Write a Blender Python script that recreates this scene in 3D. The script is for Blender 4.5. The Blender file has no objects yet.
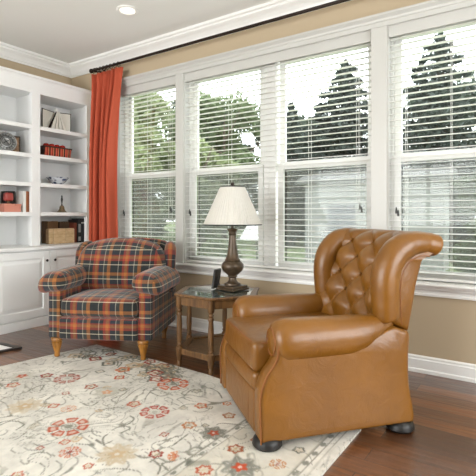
import bpy, bmesh, math, random
import numpy as np
from mathutils import Vector, Matrix

S = bpy.context.scene
COL = S.collection
PI = math.pi

# ------------------------------------------------------------------ camera, world, lights, exposure
cam_d = bpy.data.cameras.new('camera'); cam = bpy.data.objects.new('camera', cam_d); COL.objects.link(cam)
cam.location = (4.90, -3.48, 1.15)
cam.rotation_euler = (math.radians(90), 0, math.radians(34.3))
cam_d.sensor_width = 36.0; cam_d.lens = 36.0*450/476
cam_d.shift_y = -23.0/476
cam_d.clip_start = 0.05; cam_d.clip_end = 300
S.camera = cam

W = bpy.data.worlds.new('world'); S.world = W; W.use_nodes = True
bg = W.node_tree.nodes['Background']
bg.inputs[0].default_value = (0.93, 0.97, 1.0, 1); bg.inputs[1].default_value = 4.8

S.view_settings.view_transform = 'Standard'
S.view_settings.look = 'None'
S.view_settings.gamma = 1.0
S.view_settings.use_curve_mapping = False
S.view_settings.exposure = 0.27

def area(name, loc, rot, sx, sy, power, color=(1, 1, 1)):
    l = bpy.data.lights.new(name, 'AREA'); l.shape = 'RECTANGLE'; l.size = sx; l.size_y = sy
    l.energy = power; l.color = color
    o = bpy.data.objects.new(name, l); COL.objects.link(o); o.location = loc; o.rotation_euler = rot
    return o
# added fill lights, set in invented openings of the unseen rear and right walls
area('daylight_rear', (2.3, -6.15, 1.55), (math.radians(-90), 0, PI), 3.6, 1.9, 104, (1, 0.985, 0.96))
area('daylight_right', (7.15, -2.0, 1.55), (0, math.radians(90), 0), 1.9, 2.6, 54, (1, 0.985, 0.96))
sun = bpy.data.lights.new('sun', 'SUN'); sun.energy = 2.2; sun.angle = math.radians(12); sun.color = (1, .97, .9)
so = bpy.data.objects.new('sun', sun); COL.objects.link(so); so.rotation_euler = (math.radians(52), 0, math.radians(-205))

# ------------------------------------------------------------------ helpers
def lin(c):
    def f(v):
        v /= 255.0
        return v/12.92 if v <= .04045 else ((v+.055)/1.055)**2.4
    return (f(c[0]), f(c[1]), f(c[2]), 1)

class NT:
    def __init__(s, name):
        s.m = bpy.data.materials.new(name); s.m.use_nodes = True
        s.t = s.m.node_tree; s.b = s.t.nodes['Principled BSDF']; s.out = s.t.nodes['Material Output']
    def n(s, typ, **kw):
        nd = s.t.nodes.new(typ)
        for k, v in kw.items():
            if k.startswith('i_'):
                key = k[2:]
                key = int(key) if key.isdigit() else key
                nd.inputs[key].default_value = v
            else: setattr(nd, k, v)
        return nd
    def l(s, a, b): s.t.links.new(a, b)
    def math(s, op, a, b=None, clamp=False):
        nd = s.t.nodes.new('ShaderNodeMath'); nd.operation = op; nd.use_clamp = clamp
        for i, v in enumerate((a, b)):
            if v is None: continue
            if isinstance(v, (int, float)): nd.inputs[i].default_value = v
            else: s.l(v, nd.inputs[i])
        return nd.outputs[0]
    def mix(s, fac, a, b, mode='MIX'):
        nd = s.t.nodes.new('ShaderNodeMixRGB'); nd.blend_type = mode
        for i, v in enumerate((fac, a, b)):
            if isinstance(v, (int, float)): nd.inputs[i].default_value = v
            elif isinstance(v, tuple): nd.inputs[i].default_value = v
            else: s.l(v, nd.inputs[i])
        return nd.outputs[0]
    def bump(s, h, strength=.3, dist=.01):
        nd = s.n('ShaderNodeBump'); nd.inputs['Strength'].default_value = strength; nd.inputs['Distance'].default_value = dist
        s.l(h, nd.inputs['Height']); s.l(nd.outputs[0], s.b.inputs['Normal'])

def simple(name, c, rough=.5, metal=0, var=.06, scale=12, bump=0, **kw):
    """plain colour with a little procedural variation"""
    t = NT(name); c = lin(c)
    tc = t.n('ShaderNodeTexCoord'); ns = t.n('ShaderNodeTexNoise', i_Scale=scale, i_Detail=4.0)
    t.l(tc.outputs['Object'], ns.inputs['Vector'])
    lo = tuple(max(0, v*(1-var)) for v in c[:3])+(1,); hi = tuple(min(1, v*(1+var)) for v in c[:3])+(1,)
    t.l(t.mix(ns.outputs['Fac'], lo, hi), t.b.inputs['Base Color'])
    t.b.inputs['Roughness'].default_value = rough; t.b.inputs['Metallic'].default_value = metal
    if bump: t.bump(ns.outputs['Fac'], bump)
    for k, v in kw.items(): t.b.inputs[k.replace('_', ' ')].default_value = v
    return t.m

def finish(o, smooth=True, ang=40):
    if smooth:
        o.data.shade_smooth() if hasattr(o.data, 'shade_smooth') else None
        try: o.data.set_sharp_from_angle(angle=math.radians(ang))
        except Exception: pass

def uv_box(bm):
    uv = bm.loops.layers.uv.verify()
    fl = bm.faces.layers.int.get('hasuv')
    for f in bm.faces:
        if fl and f[fl]: continue
        n = f.normal; a = max(range(3), key=lambda i: abs(n[i]))
        for lp in f.loops:
            c = lp.vert.co
            lp[uv].uv = ((c.y, c.z), (c.x, c.z), (c.x, c.y))[a]

def obj(name, bm, mat, parent=None, smooth=True, ang=40, loc=None):
    bm.normal_update(); uv_box(bm)
    if isinstance(bm, bmesh.types.BMesh):
        me = bpy.data.meshes.new(name); bm.to_mesh(me); bm.free()
    o = bpy.data.objects.new(name, me); COL.objects.link(o); me.materials.append(mat)
    if parent: o.parent = parent
    if loc: o.location = loc
    finish(o, smooth, ang)
    return o

def thing(name, label, cat, loc=(0, 0, 0), rotz=0, group=None):
    o = bpy.data.objects.new(name, None); COL.objects.link(o); o.empty_display_size = .1
    o.location = loc; o.rotation_euler = (0, 0, rotz); o['label'] = label; o['category'] = cat
    if group: o['group'] = group
    return o
def tag(o, label, cat, group=None):
    o['label'] = label; o['category'] = cat
    if group: o['group'] = group
    return o
def struct(o): o['kind'] = 'structure'; return o
def B(): return bmesh.new()

def box(bm, x0, x1, y0, y1, z0, z1, bev=0, seg=2):
    vs = [bm.verts.new((x, y, z)) for z in (z0, z1) for x, y in ((x0, y0), (x1, y0), (x1, y1), (x0, y1))]
    fs = [(3, 2, 1, 0), (4, 5, 6, 7), (0, 1, 5, 4), (1, 2, 6, 5), (2, 3, 7, 6), (3, 0, 4, 7)]
    F = [bm.faces.new([vs[i] for i in f]) for f in fs]
    if bev:
        es = set(e for f in F for e in f.edges)
        bmesh.ops.bevel(bm, geom=list(es), offset=bev, segments=seg, profile=.5, affect='EDGES')
    return vs

def prism(bm, poly, axis, d0, d1, bev=0, seg=3):
    """poly of 2D points; axis 'x': pts are (y,z); 'y': (x,z); 'z': (x,y)"""
    def P(p, d): return {'x': (d, p[0], p[1]), 'y': (p[0], d, p[1]), 'z': (p[0], p[1], d)}[axis]
    a = [bm.verts.new(P(p, d0)) for p in poly]; b = [bm.verts.new(P(p, d1)) for p in poly]
    n = len(poly)
    fa = bm.faces.new(a); fb = bm.faces.new(b[::-1])
    side = [bm.faces.new((a[(i+1) % n], a[i], b[i], b[(i+1) % n])) for i in range(n)]
    fs = [fa, fb]+side
    bmesh.ops.recalc_face_normals(bm, faces=fs)
    if bev:
        es = set(list(fa.edges)+list(fb.edges))
        bmesh.ops.bevel(bm, geom=list(es), offset=bev, segments=seg, profile=.5, affect='EDGES')

def grid(bm, P, closeu=False, closev=False, capu=False, capv=False, uvscale=1.0, uvoff=(0, 0)):
    """P[i][j] points -> surface, uv by arc length"""
    nu = len(P); nv = len(P[0])
    V = [[bm.verts.new(p) for p in row] for row in P]
    uv = bm.loops.layers.uv.verify()
    fl = bm.faces.layers.int.get('hasuv') or bm.faces.layers.int.new('hasuv')
    m = nu//2; k = nv//2
    us = [0]; vs = [0]
    for i in range(1, nu+1): us.append(us[-1]+(Vector(P[i % nu][k])-Vector(P[i-1][k])).length)
    for j in range(1, nv+1): vs.append(vs[-1]+(Vector(P[m][j % nv])-Vector(P[m][j-1])).length)
    fs = []
    for i in range(nu if closeu else nu-1):
        for j in range(nv if closev else nv-1):
            q = [(i, j), (i+1, j), (i+1, j+1), (i, j+1)]
            try: f = bm.faces.new([V[a % nu][b % nv] for a, b in q])
            except ValueError: continue
            f[fl] = 1; fs.append(f)
            for lp, (a, b) in zip(f.loops, q): lp[uv].uv = (us[a]*uvscale+uvoff[0], vs[b]*uvscale+uvoff[1])
    if capu:
        for r in (V[0][::-1], V[-1]):
            try: fs.append(bm.faces.new(r))
            except ValueError: pass
    if capv:
        for r in ([V[i][0] for i in range(nu)], [V[i][-1] for i in range(nu)][::-1]):
            try: fs.append(bm.faces.new(r))
            except ValueError: pass
    bmesh.ops.recalc_face_normals(bm, faces=fs)
    return V

def lathe(bm, prof, n=24, c=(0, 0, 0), ripple=None):
    P = []
    for i in range(n):
        a = 2*PI*i/n; k = ripple(a) if ripple else 1
        P.append([(c[0]+r*k*math.cos(a), c[1]+r*k*math.sin(a), c[2]+z) for r, z in prof])
    grid(bm, P, closeu=True, capv=True)

def spline(pts, n=8):
    """Catmull-Rom through points (any dimension)"""
    out = []; P = [pts[0]]+list(pts)+[pts[-1]]
    for i in range(1, len(P)-2):
        for k in range(n):
            t = k/n; a, b, c, d = P[i-1], P[i], P[i+1], P[i+2]
            out.append(tuple(.5*((2*b[q])+(-a[q]+c[q])*t+(2*a[q]-5*b[q]+4*c[q]-d[q])*t*t+(-a[q]+3*b[q]-3*c[q]+d[q])*t**3) for q in range(len(b))))
    out.append(tuple(pts[-1])); return out

def tube(bm, pts, r, n=10, up=(0, 0, 1), closed=False, flat=1.0):
    """sweep a circle along pts; r a number or list"""
    m = len(pts); P = []; prev = None
    for i in range(m):
        p = Vector(pts[i]); a = Vector(pts[(i-1) % m if closed else max(i-1, 0)]); b = Vector(pts[(i+1) % m if closed else min(i+1, m-1)])
        t = (b-a).normalized()
        if prev is None:
            s = t.cross(Vector(up))
            if s.length < 1e-3: s = t.cross(Vector((1, 0, 0)))
        else: s = prev-t*prev.dot(t)
        s.normalize(); prev = s; w = s.cross(t)
        rr = r[i] if isinstance(r, (list, tuple)) else r
        P.append([tuple(p+s*rr*math.cos(2*PI*k/n)+w*rr*flat*math.sin(2*PI*k/n)) for k in range(n)])
    grid(bm, P, closeu=closed, closev=True, capu=not closed)

def rbox(bm, c, h, r, n=10, puff=(0, 0, 0), warp=None):
    """soft box: centre c, half sizes h, corner radius r; puff swells each pair of faces"""
    verts = {}
    fl = bm.faces.layers.int.get('hasuv') or bm.faces.layers.int.new('hasuv')
    def pt(a):
        p = [0, 0, 0]; core = [h[i]-min(r, h[i]*.98) for i in range(3)]
        q = [max(-core[i], min(core[i], a[i]*h[i])) for i in range(3)]
        d = Vector([a[i]*h[i]-q[i] for i in range(3)])
        rr = min(r, min(h)*.98)
        core = [h[i]-rr for i in range(3)]
        q = Vector([max(-core[i], min(core[i], a[i]*h[i])) for i in range(3)])
        d = Vector([a[i]*h[i] for i in range(3)])-q
        if d.length > 1e-9: d = d.normalized()*rr
        p = q+d
        for i in range(3):
            if puff[i]:
                j, k = (i+1) % 3, (i+2) % 3
                p[i] += puff[i]*(p[i]/h[i])*(1-min(1, (p[j]/h[j])**2))*(1-min(1, (p[k]/h[k])**2))
        if warp: p = Vector(warp(p))
        return p+Vector(c)
    rr = min(r, min(h)*.98)
    cs = []
    for i in range(3):
        cc = 1-rr/h[i]
        k = 4
        edge = [-1+(1-cc)*(1-math.cos(PI/2*j/k)) for j in range(k)] if cc > 0 else [-1]
        # spacing so that rounded part is well sampled
        edge = [-1+(1-cc)*(1-math.cos(PI/2*j/k))*1.0 for j in range(k+1)]
        mid = [-cc+2*cc*j/n for j in range(1, n)]
        cs.append(edge+mid+[-e for e in edge[::-1]])
    for ax in range(3):
        j, k = (ax+1) % 3, (ax+2) % 3
        for sgn in (-1, 1):
            V = []
            for u in cs[j]:
                row = []
                for v in cs[k]:
                    a = [0, 0, 0]; a[ax] = sgn; a[j] = u; a[k] = v
                    key = tuple(round(x, 5) for x in a)
                    if key not in verts: verts[key] = bm.verts.new(pt(a))
                    row.append(verts[key])
                V.append(row)
            for p in range(len(V)-1):
                for q in range(len(V[0])-1):
                    f = (V[p][q], V[p+1][q], V[p+1][q+1], V[p][q+1])
                    if sgn < 0: f = f[::-1]
                    try: bm.faces.new(f)
                    except ValueError: pass

def sph(bm, c, r, n=16, sz=1.0):
    lathe(bm, [(max(1e-4, r*math.sin(PI*k/10)), -r*sz*math.cos(PI*k/10)) for k in range(11)], n, c)

# ------------------------------------------------------------------ materials
M = {}
M['wall'] = simple('wall_paint_taupe', (184, 167, 140), .9, var=.02, scale=3)
M['ceil'] = simple('ceiling_paint', (232, 232, 228), .95, var=.01, scale=3)
M['white'] = simple('white_gloss_paint', (238, 238, 235), .35, var=.01, scale=4)
M['cab'] = simple('white_cabinet_paint', (236, 237, 236), .4, var=.01, scale=4)
M['casing'] = simple('window_casing_paint', (194, 194, 189), .4, var=.01, scale=4)  # white trim and valances, backlit shade put into the grey
M['vinyl'] = simple('white_vinyl', (222, 222, 218), .4, var=.01, scale=4)
M['slat'] = simple('blind_slat', (232, 232, 228), .45, var=.01, scale=4)
M['cord'] = simple('cord', (225, 225, 220), .8)
M['tassel'] = simple('tassel_dark', (50, 50, 48), .5)
M['black'] = simple('black_satin', (20, 19, 18), .45, var=.2)
M['bronze'] = simple('dark_bronze', (46, 36, 30), .35, metal=.7, var=.3)
M['gun'] = simple('gunmetal_knob', (60, 58, 56), .3, metal=.9)
M['canlight'] = simple('can_trim', (238, 238, 234), .5)

def m_floor():
    t = NT('hardwood_planks'); tc = t.n('ShaderNodeTexCoord'); mp = t.n('ShaderNodeMapping')
    t.l(tc.outputs['Object'], mp.inputs['Vector'])
    br = t.n('ShaderNodeTexBrick', i_Scale=1.0); br.offset = .37; br.offset_frequency = 2
    br.inputs['Color1'].default_value = lin((134, 84, 46)); br.inputs['Color2'].default_value = lin((66, 42, 26)); br.inputs['Mortar'].default_value = lin((18, 12, 10))
    br.inputs['Mortar Size'].default_value = .0022; br.inputs['Mortar Smooth'].default_value = .2
    br.inputs['Brick Width'].default_value = 1.05; br.inputs['Row Height'].default_value = .127; br.inputs['Bias'].default_value = -.05
    t.l(mp.outputs[0], br.inputs['Vector'])
    mp2 = t.n('ShaderNodeMapping'); mp2.inputs['Scale'].default_value = (2.2, 30, 1); t.l(tc.outputs['Object'], mp2.inputs['Vector'])
    ns = t.n('ShaderNodeTexNoise', i_Scale=1.6, i_Detail=8.0, i_Roughness=.65); t.l(mp2.outputs[0], ns.inputs['Vector'])
    rp = t.n('ShaderNodeValToRGB'); rp.color_ramp.elements[0].position = .32; rp.color_ramp.elements[0].color = (.42, .4, .38, 1); rp.color_ramp.elements[1].position = .7; rp.color_ramp.elements[1].color = (1.25, 1.2, 1.15, 1)
    t.l(ns.outputs['Fac'], rp.inputs[0])
    c = t.mix(.8, br.outputs['Color'], rp.outputs[0], 'MULTIPLY'); t.l(c, t.b.inputs['Base Color'])
    t.b.inputs['Roughness'].default_value = .34; t.b.inputs['Coat Weight'].default_value = .8; t.b.inputs['Coat Roughness'].default_value = .24
    mp3 = t.n('ShaderNodeMapping'); mp3.inputs['Scale'].default_value = (3, 14, 1); t.l(tc.outputs['Object'], mp3.inputs['Vector'])
    n3 = t.n('ShaderNodeTexNoise', i_Scale=1.4, i_Detail=3.0); t.l(mp3.outputs[0], n3.inputs['Vector'])
    h = t.math('SUBTRACT', n3.outputs['Fac'], t.math('MULTIPLY', br.outputs['Fac'], .6))
    t.bump(h, .5, .014)
    return t.m
M['floor'] = m_floor()

def m_leather():
    t = NT('caramel_leather'); tc = t.n('ShaderNodeTexCoord')
    ns = t.n('ShaderNodeTexNoise', i_Scale=3.0, i_Detail=3.0); t.l(tc.outputs['Object'], ns.inputs['Vector'])
    rp = t.n('ShaderNodeValToRGB'); rp.color_ramp.elements[0].position = .3; rp.color_ramp.elements[0].color = lin((112, 70, 11)); rp.color_ramp.elements[1].position = .72; rp.color_ramp.elements[1].color = lin((132, 85, 16))
    t.l(ns.outputs['Fac'], rp.inputs[0]); t.l(rp.outputs[0], t.b.inputs['Base Color'])
    t.b.inputs['Coat Weight'].default_value = .3; t.b.inputs['Coat Roughness'].default_value = .2; t.b.inputs['Roughness'].default_value = .4; t.b.inputs['Specular IOR Level'].default_value = .5
    n2 = t.n('ShaderNodeTexNoise', i_Scale=9.0, i_Detail=3.0, i_Distortion=1.2); t.l(tc.outputs['Object'], n2.inputs['Vector'])
    vo = t.n('ShaderNodeTexVoronoi', i_Scale=260.0); t.l(tc.outputs['Object'], vo.inputs['Vector'])
    h = t.math('ADD', n2.outputs['Fac'], t.math('MULTIPLY', vo.outputs['Distance'], .08))
    t.bump(h, .28, .02)
    return t.m
M['leather'] = m_leather()
M['welt'] = simple('leather_welt', (128, 78, 34), .5, var=.1)

def m_plaid():
    t = NT('tartan_wool'); uv = t.n('ShaderNodeUVMap'); sp = t.n('ShaderNodeSeparateXYZ'); t.l(uv.outputs[0], sp.inputs[0])
    def ramp(src, period, stops, off):
        v = t.math('FRACT', t.math('ADD', t.math('DIVIDE', src, period), off))
        r = t.n('ShaderNodeValToRGB'); cr = r.color_ramp; cr.interpolation = 'CONSTANT'
        while len(cr.elements) < len(stops): cr.elements.new(.5)
        for e, (p, c) in zip(cr.elements, stops): e.position = p; e.color = lin(c)
        t.l(v, r.inputs[0]); return r.outputs[0]
    dk = (22, 27, 28); gr = (44, 50, 46); rd = (142, 50, 32); oc = (150, 94, 42); cr = (208, 200, 176); nv = (34, 40, 50)
    stops = [(0, dk), (.15, cr), (.175, dk), (.29, rd), (.37, oc), (.46, rd), (.50, nv), (.66, cr), (.685, gr), (.79, oc), (.90, dk)]
    sa_ = [(p, (150, 146, 132) if c == cr else c) for p, c in stops]
    a = ramp(sp.outputs[0], .26, sa_, .1); b = ramp(sp.outputs[1], .25, stops, .35)
    w = t.n('ShaderNodeTexChecker', i_Scale=420.0); t.l(uv.outputs[0], w.inputs['Vector'])
    ns = t.n('ShaderNodeTexNoise', i_Scale=60.0, i_Detail=2.0); t.l(uv.outputs[0], ns.inputs['Vector'])
    c = t.mix(.5, a, b); c2 = t.mix(.3, c, t.mix(ns.outputs['Fac'], (.05, .05, .05, 1), (1, 1, 1, 1)), 'SOFT_LIGHT')
    t.l(c2, t.b.inputs['Base Color']); t.b.inputs['Roughness'].default_value = .9
    t.b.inputs['Sheen Weight'].default_value = .25; t.b.inputs['Sheen Roughness'].default_value = .5
    t.bump(ns.outputs['Fac'], .3, .003)
    return t.m
M['plaid'] = m_plaid()
M['plaid_welt'] = simple('tartan_piping', (44, 44, 44), .9, var=.3, scale=40)

def m_wood(name, c1, c2, rough=.35, sc=(30, 30, 3)):
    t = NT(name); tc = t.n('ShaderNodeTexCoord'); mp = t.n('ShaderNodeMapping'); mp.inputs['Scale'].default_value = sc
    t.l(tc.outputs['Object'], mp.inputs['Vector'])
    ns = t.n('ShaderNodeTexNoise', i_Scale=1.5, i_Detail=6.0, i_Distortion=.6); t.l(mp.outputs[0], ns.inputs['Vector'])
    rp = t.n('ShaderNodeValToRGB'); rp.color_ramp.elements[0].position = .3; rp.color_ramp.elements[0].color = lin(c1); rp.color_ramp.elements[1].position = .7; rp.color_ramp.elements[1].color = lin(c2)
    t.l(ns.outputs['Fac'], rp.inputs[0]); t.l(rp.outputs[0], t.b.inputs['Base Color']); t.b.inputs['Roughness'].default_value = rough
    return t.m
M['tablewood'] = m_wood('table_walnut', (78, 54, 32), (126, 92, 56))
M['legwood'] = m_wood('leg_oak', (120, 78, 28), (172, 118, 48))
M['palewood'] = m_wood('pale_wood', (188, 158, 116), (214, 188, 148), .6, (12, 12, 40))
M['redwood'] = m_wood('reddish_wood', (120, 66, 36), (162, 98, 54), .5)
M['bark'] = m_wood('bark', (70, 60, 50), (110, 98, 84), .9)

def m_glass():
    t = NT('window_glass')
    tr = t.n('ShaderNodeBsdfTransparent'); gl = t.n('ShaderNodeBsdfGlossy'); gl.inputs['Roughness'].default_value = .02
    fr = t.n('ShaderNodeFresnel', i_IOR=1.25); mx = t.n('ShaderNodeMixShader')
    tr.inputs[0].default_value = (.97, .985, .98, 1)
    t.l(fr.outputs[0], mx.inputs[0]); t.l(tr.outputs[0], mx.inputs[1]); t.l(gl.outputs[0], mx.inputs[2]); t.l(mx.outputs[0], t.out.inputs[0])
    return t.m
M['glass'] = m_glass()
def m_screen():
    t = NT('insect_screen_mesh'); t.b.inputs['Base Color'].default_value = lin((150, 152, 150)); t.b.inputs['Alpha'].default_value = .42; t.b.inputs['Roughness'].default_value = .8
    return t.m
M['screen'] = m_screen()
def m_tglass():
    t = NT('table_glass'); t.b.inputs['Base Color'].default_value = lin((70, 84, 80)); t.b.inputs['Roughness'].default_value = .03; t.b.inputs['Specular IOR Level'].default_value = 1.0; t.b.inputs['Coat Weight'].default_value = 1; t.b.inputs['Coat Roughness'].default_value = .02
    return t.m
M['tglass'] = m_tglass()
def m_fabric(name, c, trans=.25, rough=.85, scale=300):
    t = NT(name); c = lin(c)
    tc = t.n('ShaderNodeTexCoord'); ns = t.n('ShaderNodeTexNoise', i_Scale=scale, i_Detail=2.0); t.l(tc.outputs['Object'], ns.inputs['Vector'])
    col = t.mix(ns.outputs['Fac'], tuple(v*.88 for v in c[:3])+(1,), tuple(min(1, v*1.1) for v in c[:3])+(1,))
    df = t.n('ShaderNodeBsdfTranslucent'); mx = t.n('ShaderNodeMixShader', i_0=trans)
    t.l(col, t.b.inputs['Base Color']); t.l(col, df.inputs[0]); t.b.inputs['Roughness'].default_value = rough
    t.l(t.b.outputs[0], mx.inputs[1]); t.l(df.outputs[0], mx.inputs[2]); t.l(mx.outputs[0], t.out.inputs[0])
    return t.m
M['curtain'] = m_fabric('terracotta_curtain', (184, 80, 52), .06)
M['shade'] = m_fabric('cream_shade', (240, 238, 232), .45)
M['lampbody'] = simple('antique_bronze_ceramic', (80, 66, 50), .32, metal=.3, var=.85, scale=22)

# ------------------------------------------------------------------ structure
RX = 7.0; RY = -6.0; H = 3.0; WT = .18
OPEN = [(.88, 1.76), (1.86, 3.786), (3.907, 4.787)]; Z0, Z1 = .66, 2.59
def wallbox(name, boxes, mat=None):
    bm = B()
    for b in boxes: box(bm, *b)
    return struct(obj(name, bm, mat or M['wall'], smooth=False))
wallbox('floor', [(-.2, RX+.2, RY-.2, .18, -.1, 0)], M['floor'])
wallbox('ceiling', [(-.2, RX+.2, RY-.2, .18, H, H+.1)], M['ceil'])
wallbox('wall_window', [(-.2, OPEN[0][0], 0, WT, 0, H), (OPEN[2][1], RX+.2, 0, WT, 0, H), (OPEN[0][0], OPEN[2][1], 0, WT, 0, Z0), (OPEN[0][0], OPEN[2][1], 0, WT, Z1, H),
                        (OPEN[0][1], OPEN[1][0], 0, WT, Z0, Z1), (OPEN[1][1], OPEN[2][0], 0, WT, Z0, Z1)])
wallbox('wall_left', [(-.2, 0, RY, 0, 0, H)])
wallbox('wall_right', [(RX, RX+.2, RY, -3.4, 0, H), (RX, RX+.2, -.6, 0, 0, H), (RX, RX+.2, -3.4, -.6, 0, .55), (RX, RX+.2, -3.4, -.6, 2.55, H)])
wallbox('wall_rear', [(-.2, .4, RY-.2, RY, 0, H), (4.2, RX+.2, RY-.2, RY, 0, H), (.4, 4.2, RY-.2, RY, 0, .55), (.4, 4.2, RY-.2, RY, 2.55, H)])  # openings here and in the right wall added for the fill lights

# baseboard with stepped profile
def strip(name, prof, p0, p1, inward, mat):
    """sweep profile (offset into room, z) along a straight wall line"""
    bm = B(); P = []
    for p in (p0, p1): P.append([(p[0]+inward[0]*o, p[1]+inward[1]*o, z) for o, z in prof])
    grid(bm, P, capu=True, closev=True)
    return struct(obj(name, bm, mat, smooth=False))
BBP = [(0, 0), (.024, 0), (.024, .022), (.017, .03), (.017, .092), (.011, .1), (.011, .112), (.004, .122), (0, .122)]
strip('baseboard_window', BBP, (.585, 0), (RX, 0), (0, -1), M['white'])
strip('baseboard_right', BBP, (RX, 0), (RX, RY), (-1, 0), M['white'])
strip('baseboard_rear', BBP, (0, RY), (RX, RY), (0, 1), M['white'])
strip('baseboard_left', BBP, (0, RY), (0, -2.2), (1, 0), M['white'])
CRP = [(0, 2.862), (.014, 2.862), (.014, 2.88), (.024, 2.886), (.03, 2.905), (.05, 2.93), (.078, 2.948), (.085, 2.955), (.085, 2.968), (.104, 2.976), (.104, 3.0), (0, 3.0)]
strip('trim_1', CRP, (0, 0), (RX, 0), (0, -1), M['white'])
strip('trim_2', CRP, (0, RY), (0, 0), (1, 0), M['white'])
strip('trim_3', CRP, (RX, RY), (RX, 0), (-1, 0), M['white'])
strip('trim_4', CRP, (0, RY), (RX, RY), (0, 1), M['white'])
# window casing
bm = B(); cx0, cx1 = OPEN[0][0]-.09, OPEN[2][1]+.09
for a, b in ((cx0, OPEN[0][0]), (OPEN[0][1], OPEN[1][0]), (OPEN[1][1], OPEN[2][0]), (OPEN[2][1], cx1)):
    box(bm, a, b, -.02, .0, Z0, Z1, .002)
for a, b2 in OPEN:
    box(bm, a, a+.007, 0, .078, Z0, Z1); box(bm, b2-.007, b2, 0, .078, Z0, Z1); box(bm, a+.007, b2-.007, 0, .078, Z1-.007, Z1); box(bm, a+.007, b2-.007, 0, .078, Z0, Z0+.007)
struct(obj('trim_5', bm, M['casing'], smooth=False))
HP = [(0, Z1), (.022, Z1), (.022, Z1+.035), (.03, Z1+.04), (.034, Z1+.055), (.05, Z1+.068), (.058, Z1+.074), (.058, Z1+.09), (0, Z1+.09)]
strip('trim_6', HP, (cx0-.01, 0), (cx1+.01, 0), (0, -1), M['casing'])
SP = [(0, .562), (.016, .562), (.018, .575), (.012, .585), (.014, .6), (.026, .612), (.03, .632), (.055, .636), (.06, .648), (.055, .66), (0, .66)]
strip('trim_7', SP, (cx0-.02, 0), (cx1+.02, 0), (0, -1), M['white'])
# added frames for the invented fill-light openings in the unseen walls
bm = B()
for x in (.4, 1.65, 2.9, 4.14): box(bm, x, x+.06, RY-.12, RY-.06, .55, 2.55)
for z in (.55, 1.5, 2.49): box(bm, .4, 4.2, RY-.12, RY-.06, z, z+.06)
f = struct(obj('window_4', bm, M['vinyl'], smooth=False))
bm = B()
for y in (-3.4, -2.03, -.66): box(bm, RX+.06, RX+.12, y, y+.06, .55, 2.55)
for z in (.55, 1.5, 2.49): box(bm, RX+.06, RX+.12, -3.4, -.6, z, z+.06)
struct(obj('window_5', bm, M['vinyl'], smooth=False))

# windows: sashes, glass, insect screens
def sash(bm, x0, x1, z0, z1, y, w=.055, d=.03):
    box(bm, x0, x0+w, y, y+d, z0, z1, .003); box(bm, x1-w, x1, y, y+d, z0, z1, .003)
    box(bm, x0+w, x1-w, y, y+d, z0, z0+w, .003); box(bm, x0+w, x1-w, y, y+d, z1-w, z1, .003)
def window(idx, units):
    w = bpy.data.objects.new('window_%d' % idx, None); COL.objects.link(w); struct(w)
    w.location = ((units[0][0]+units[-1][1])/2, .12, Z0)
    ox, oy, oz = w.location
    def sub(name, bm, mat): 
        bmesh.ops.translate(bm, vec=(-ox, -oy, -oz), verts=bm.verts); return obj(name, bm, mat, w, smooth=False)
    fb = B(); lo, hi = units[0][0], units[-1][1]
    for a, b in ((lo, lo+.018), (hi-.018, hi)): box(fb, a, b, .078, .178, Z0, Z1)
    box(fb, lo, hi, .078, .178, Z0, Z0+.02); box(fb, lo, hi, .078, .178, Z1-.02, Z1)
    for i in range(len(units)-1): box(fb, units[i][1], units[i+1][0], .078, .178, Z0, Z1)
    sub('window_frame', fb, M['vinyl'])
    for x0, x1 in units:
        s = B(); sash(s, x0+.018, x1-.018, 1.575, Z1-.02, .128); sub('upper_sash', s, M['vinyl'])
        s = B(); sash(s, x0+.018, x1-.018, Z0+.02, 1.615, .092); sub('lower_sash', s, M['vinyl'])
        g = B(); box(g, x0+.05, x1-.05, .142, .1435, 1.6, Z1-.05); box(g, x0+.05, x1-.05, .106, .1075, Z0+.05, 1.58); sub('pane', g, M['glass'])
        g = B(); sash(g, x0+.055, x1-.055, Z0+.022, 1.6, .1595, .016, .006); sub('screen_frame', g, M['gun'])
        g = B(); box(g, x0+.06, x1-.06, .162, .1625, Z0+.03, 1.59); sub('insect_screen', g, M['screen'])
window(1, [OPEN[0]]); window(2, [(1.86, 2.763), (2.883, 3.786)]); window(3, [OPEN[2]])

# ------------------------------------------------------------------ blinds
def blind(x0, x1, label):
    x0 += .008; x1 -= .008; cx = (x0+x1)/2
    t = thing('window_blind', label, 'blind', (cx, .045, Z0), 0, 'white slatted blinds in the window wall')
    w = (x1-x0)/2
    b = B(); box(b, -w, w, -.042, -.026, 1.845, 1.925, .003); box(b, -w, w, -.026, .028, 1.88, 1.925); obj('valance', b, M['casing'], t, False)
    b = B(); z = 1.835; n = 0
    while z > .06:
        for k in range(1):
            vs = box(b, -w, w, -.025, .025, z-.0014, z+.0014)
            for v in vs: v.co.z += v.co.y*.06
        z -= .0478
    obj('slats', b, M['slat'], t, False)
    b = B(); box(b, -w, w, -.026, .026, .012, .03, .003); obj('bottom_rail', b, M['slat'], t, False)
    m = max(2, round(2*w/.5)+1); xs = [-w+.12+(2*w-.24)*i/(m-1) for i in range(m)]
    for x in xs:
        b = B()
        for y in (-.0265, .0265): box(b, x-.0012, x+.0012, y-.0008, y+.0008, .02, 1.86)
        obj('ladder_cord', b, M['cord'], t, False)
    for x, z in ((-w+.055, .52), (w-.09, .55)):
        b = B(); tube(b, [(x, -.034, 1.86), (x, -.034, z)], .0012, 5); c = obj('pull_cord', b, M['cord'], t)
        b = B(); lathe(b, [(.003, .03), (.006, .02), (.009, -.01), (.008, -.018), (.002, -.02)], 10, (x, -.034, z)); 
        lathe(b, [(.003, .03), (.006, .02), (.009, -.01), (.008, -.018), (.002, -.02)], 10, (x+.014, -.034, z-.02)); obj('tassel', b, M['tassel'], c)
blind(*OPEN[0], 'white slatted blind on the narrow window beside the orange curtain')
blind(*OPEN[1], 'wide white slatted blind behind the table lamp, across the double window')
blind(*OPEN[2], 'white slatted blind on the right-hand window, right of the leather recliner back')

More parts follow.
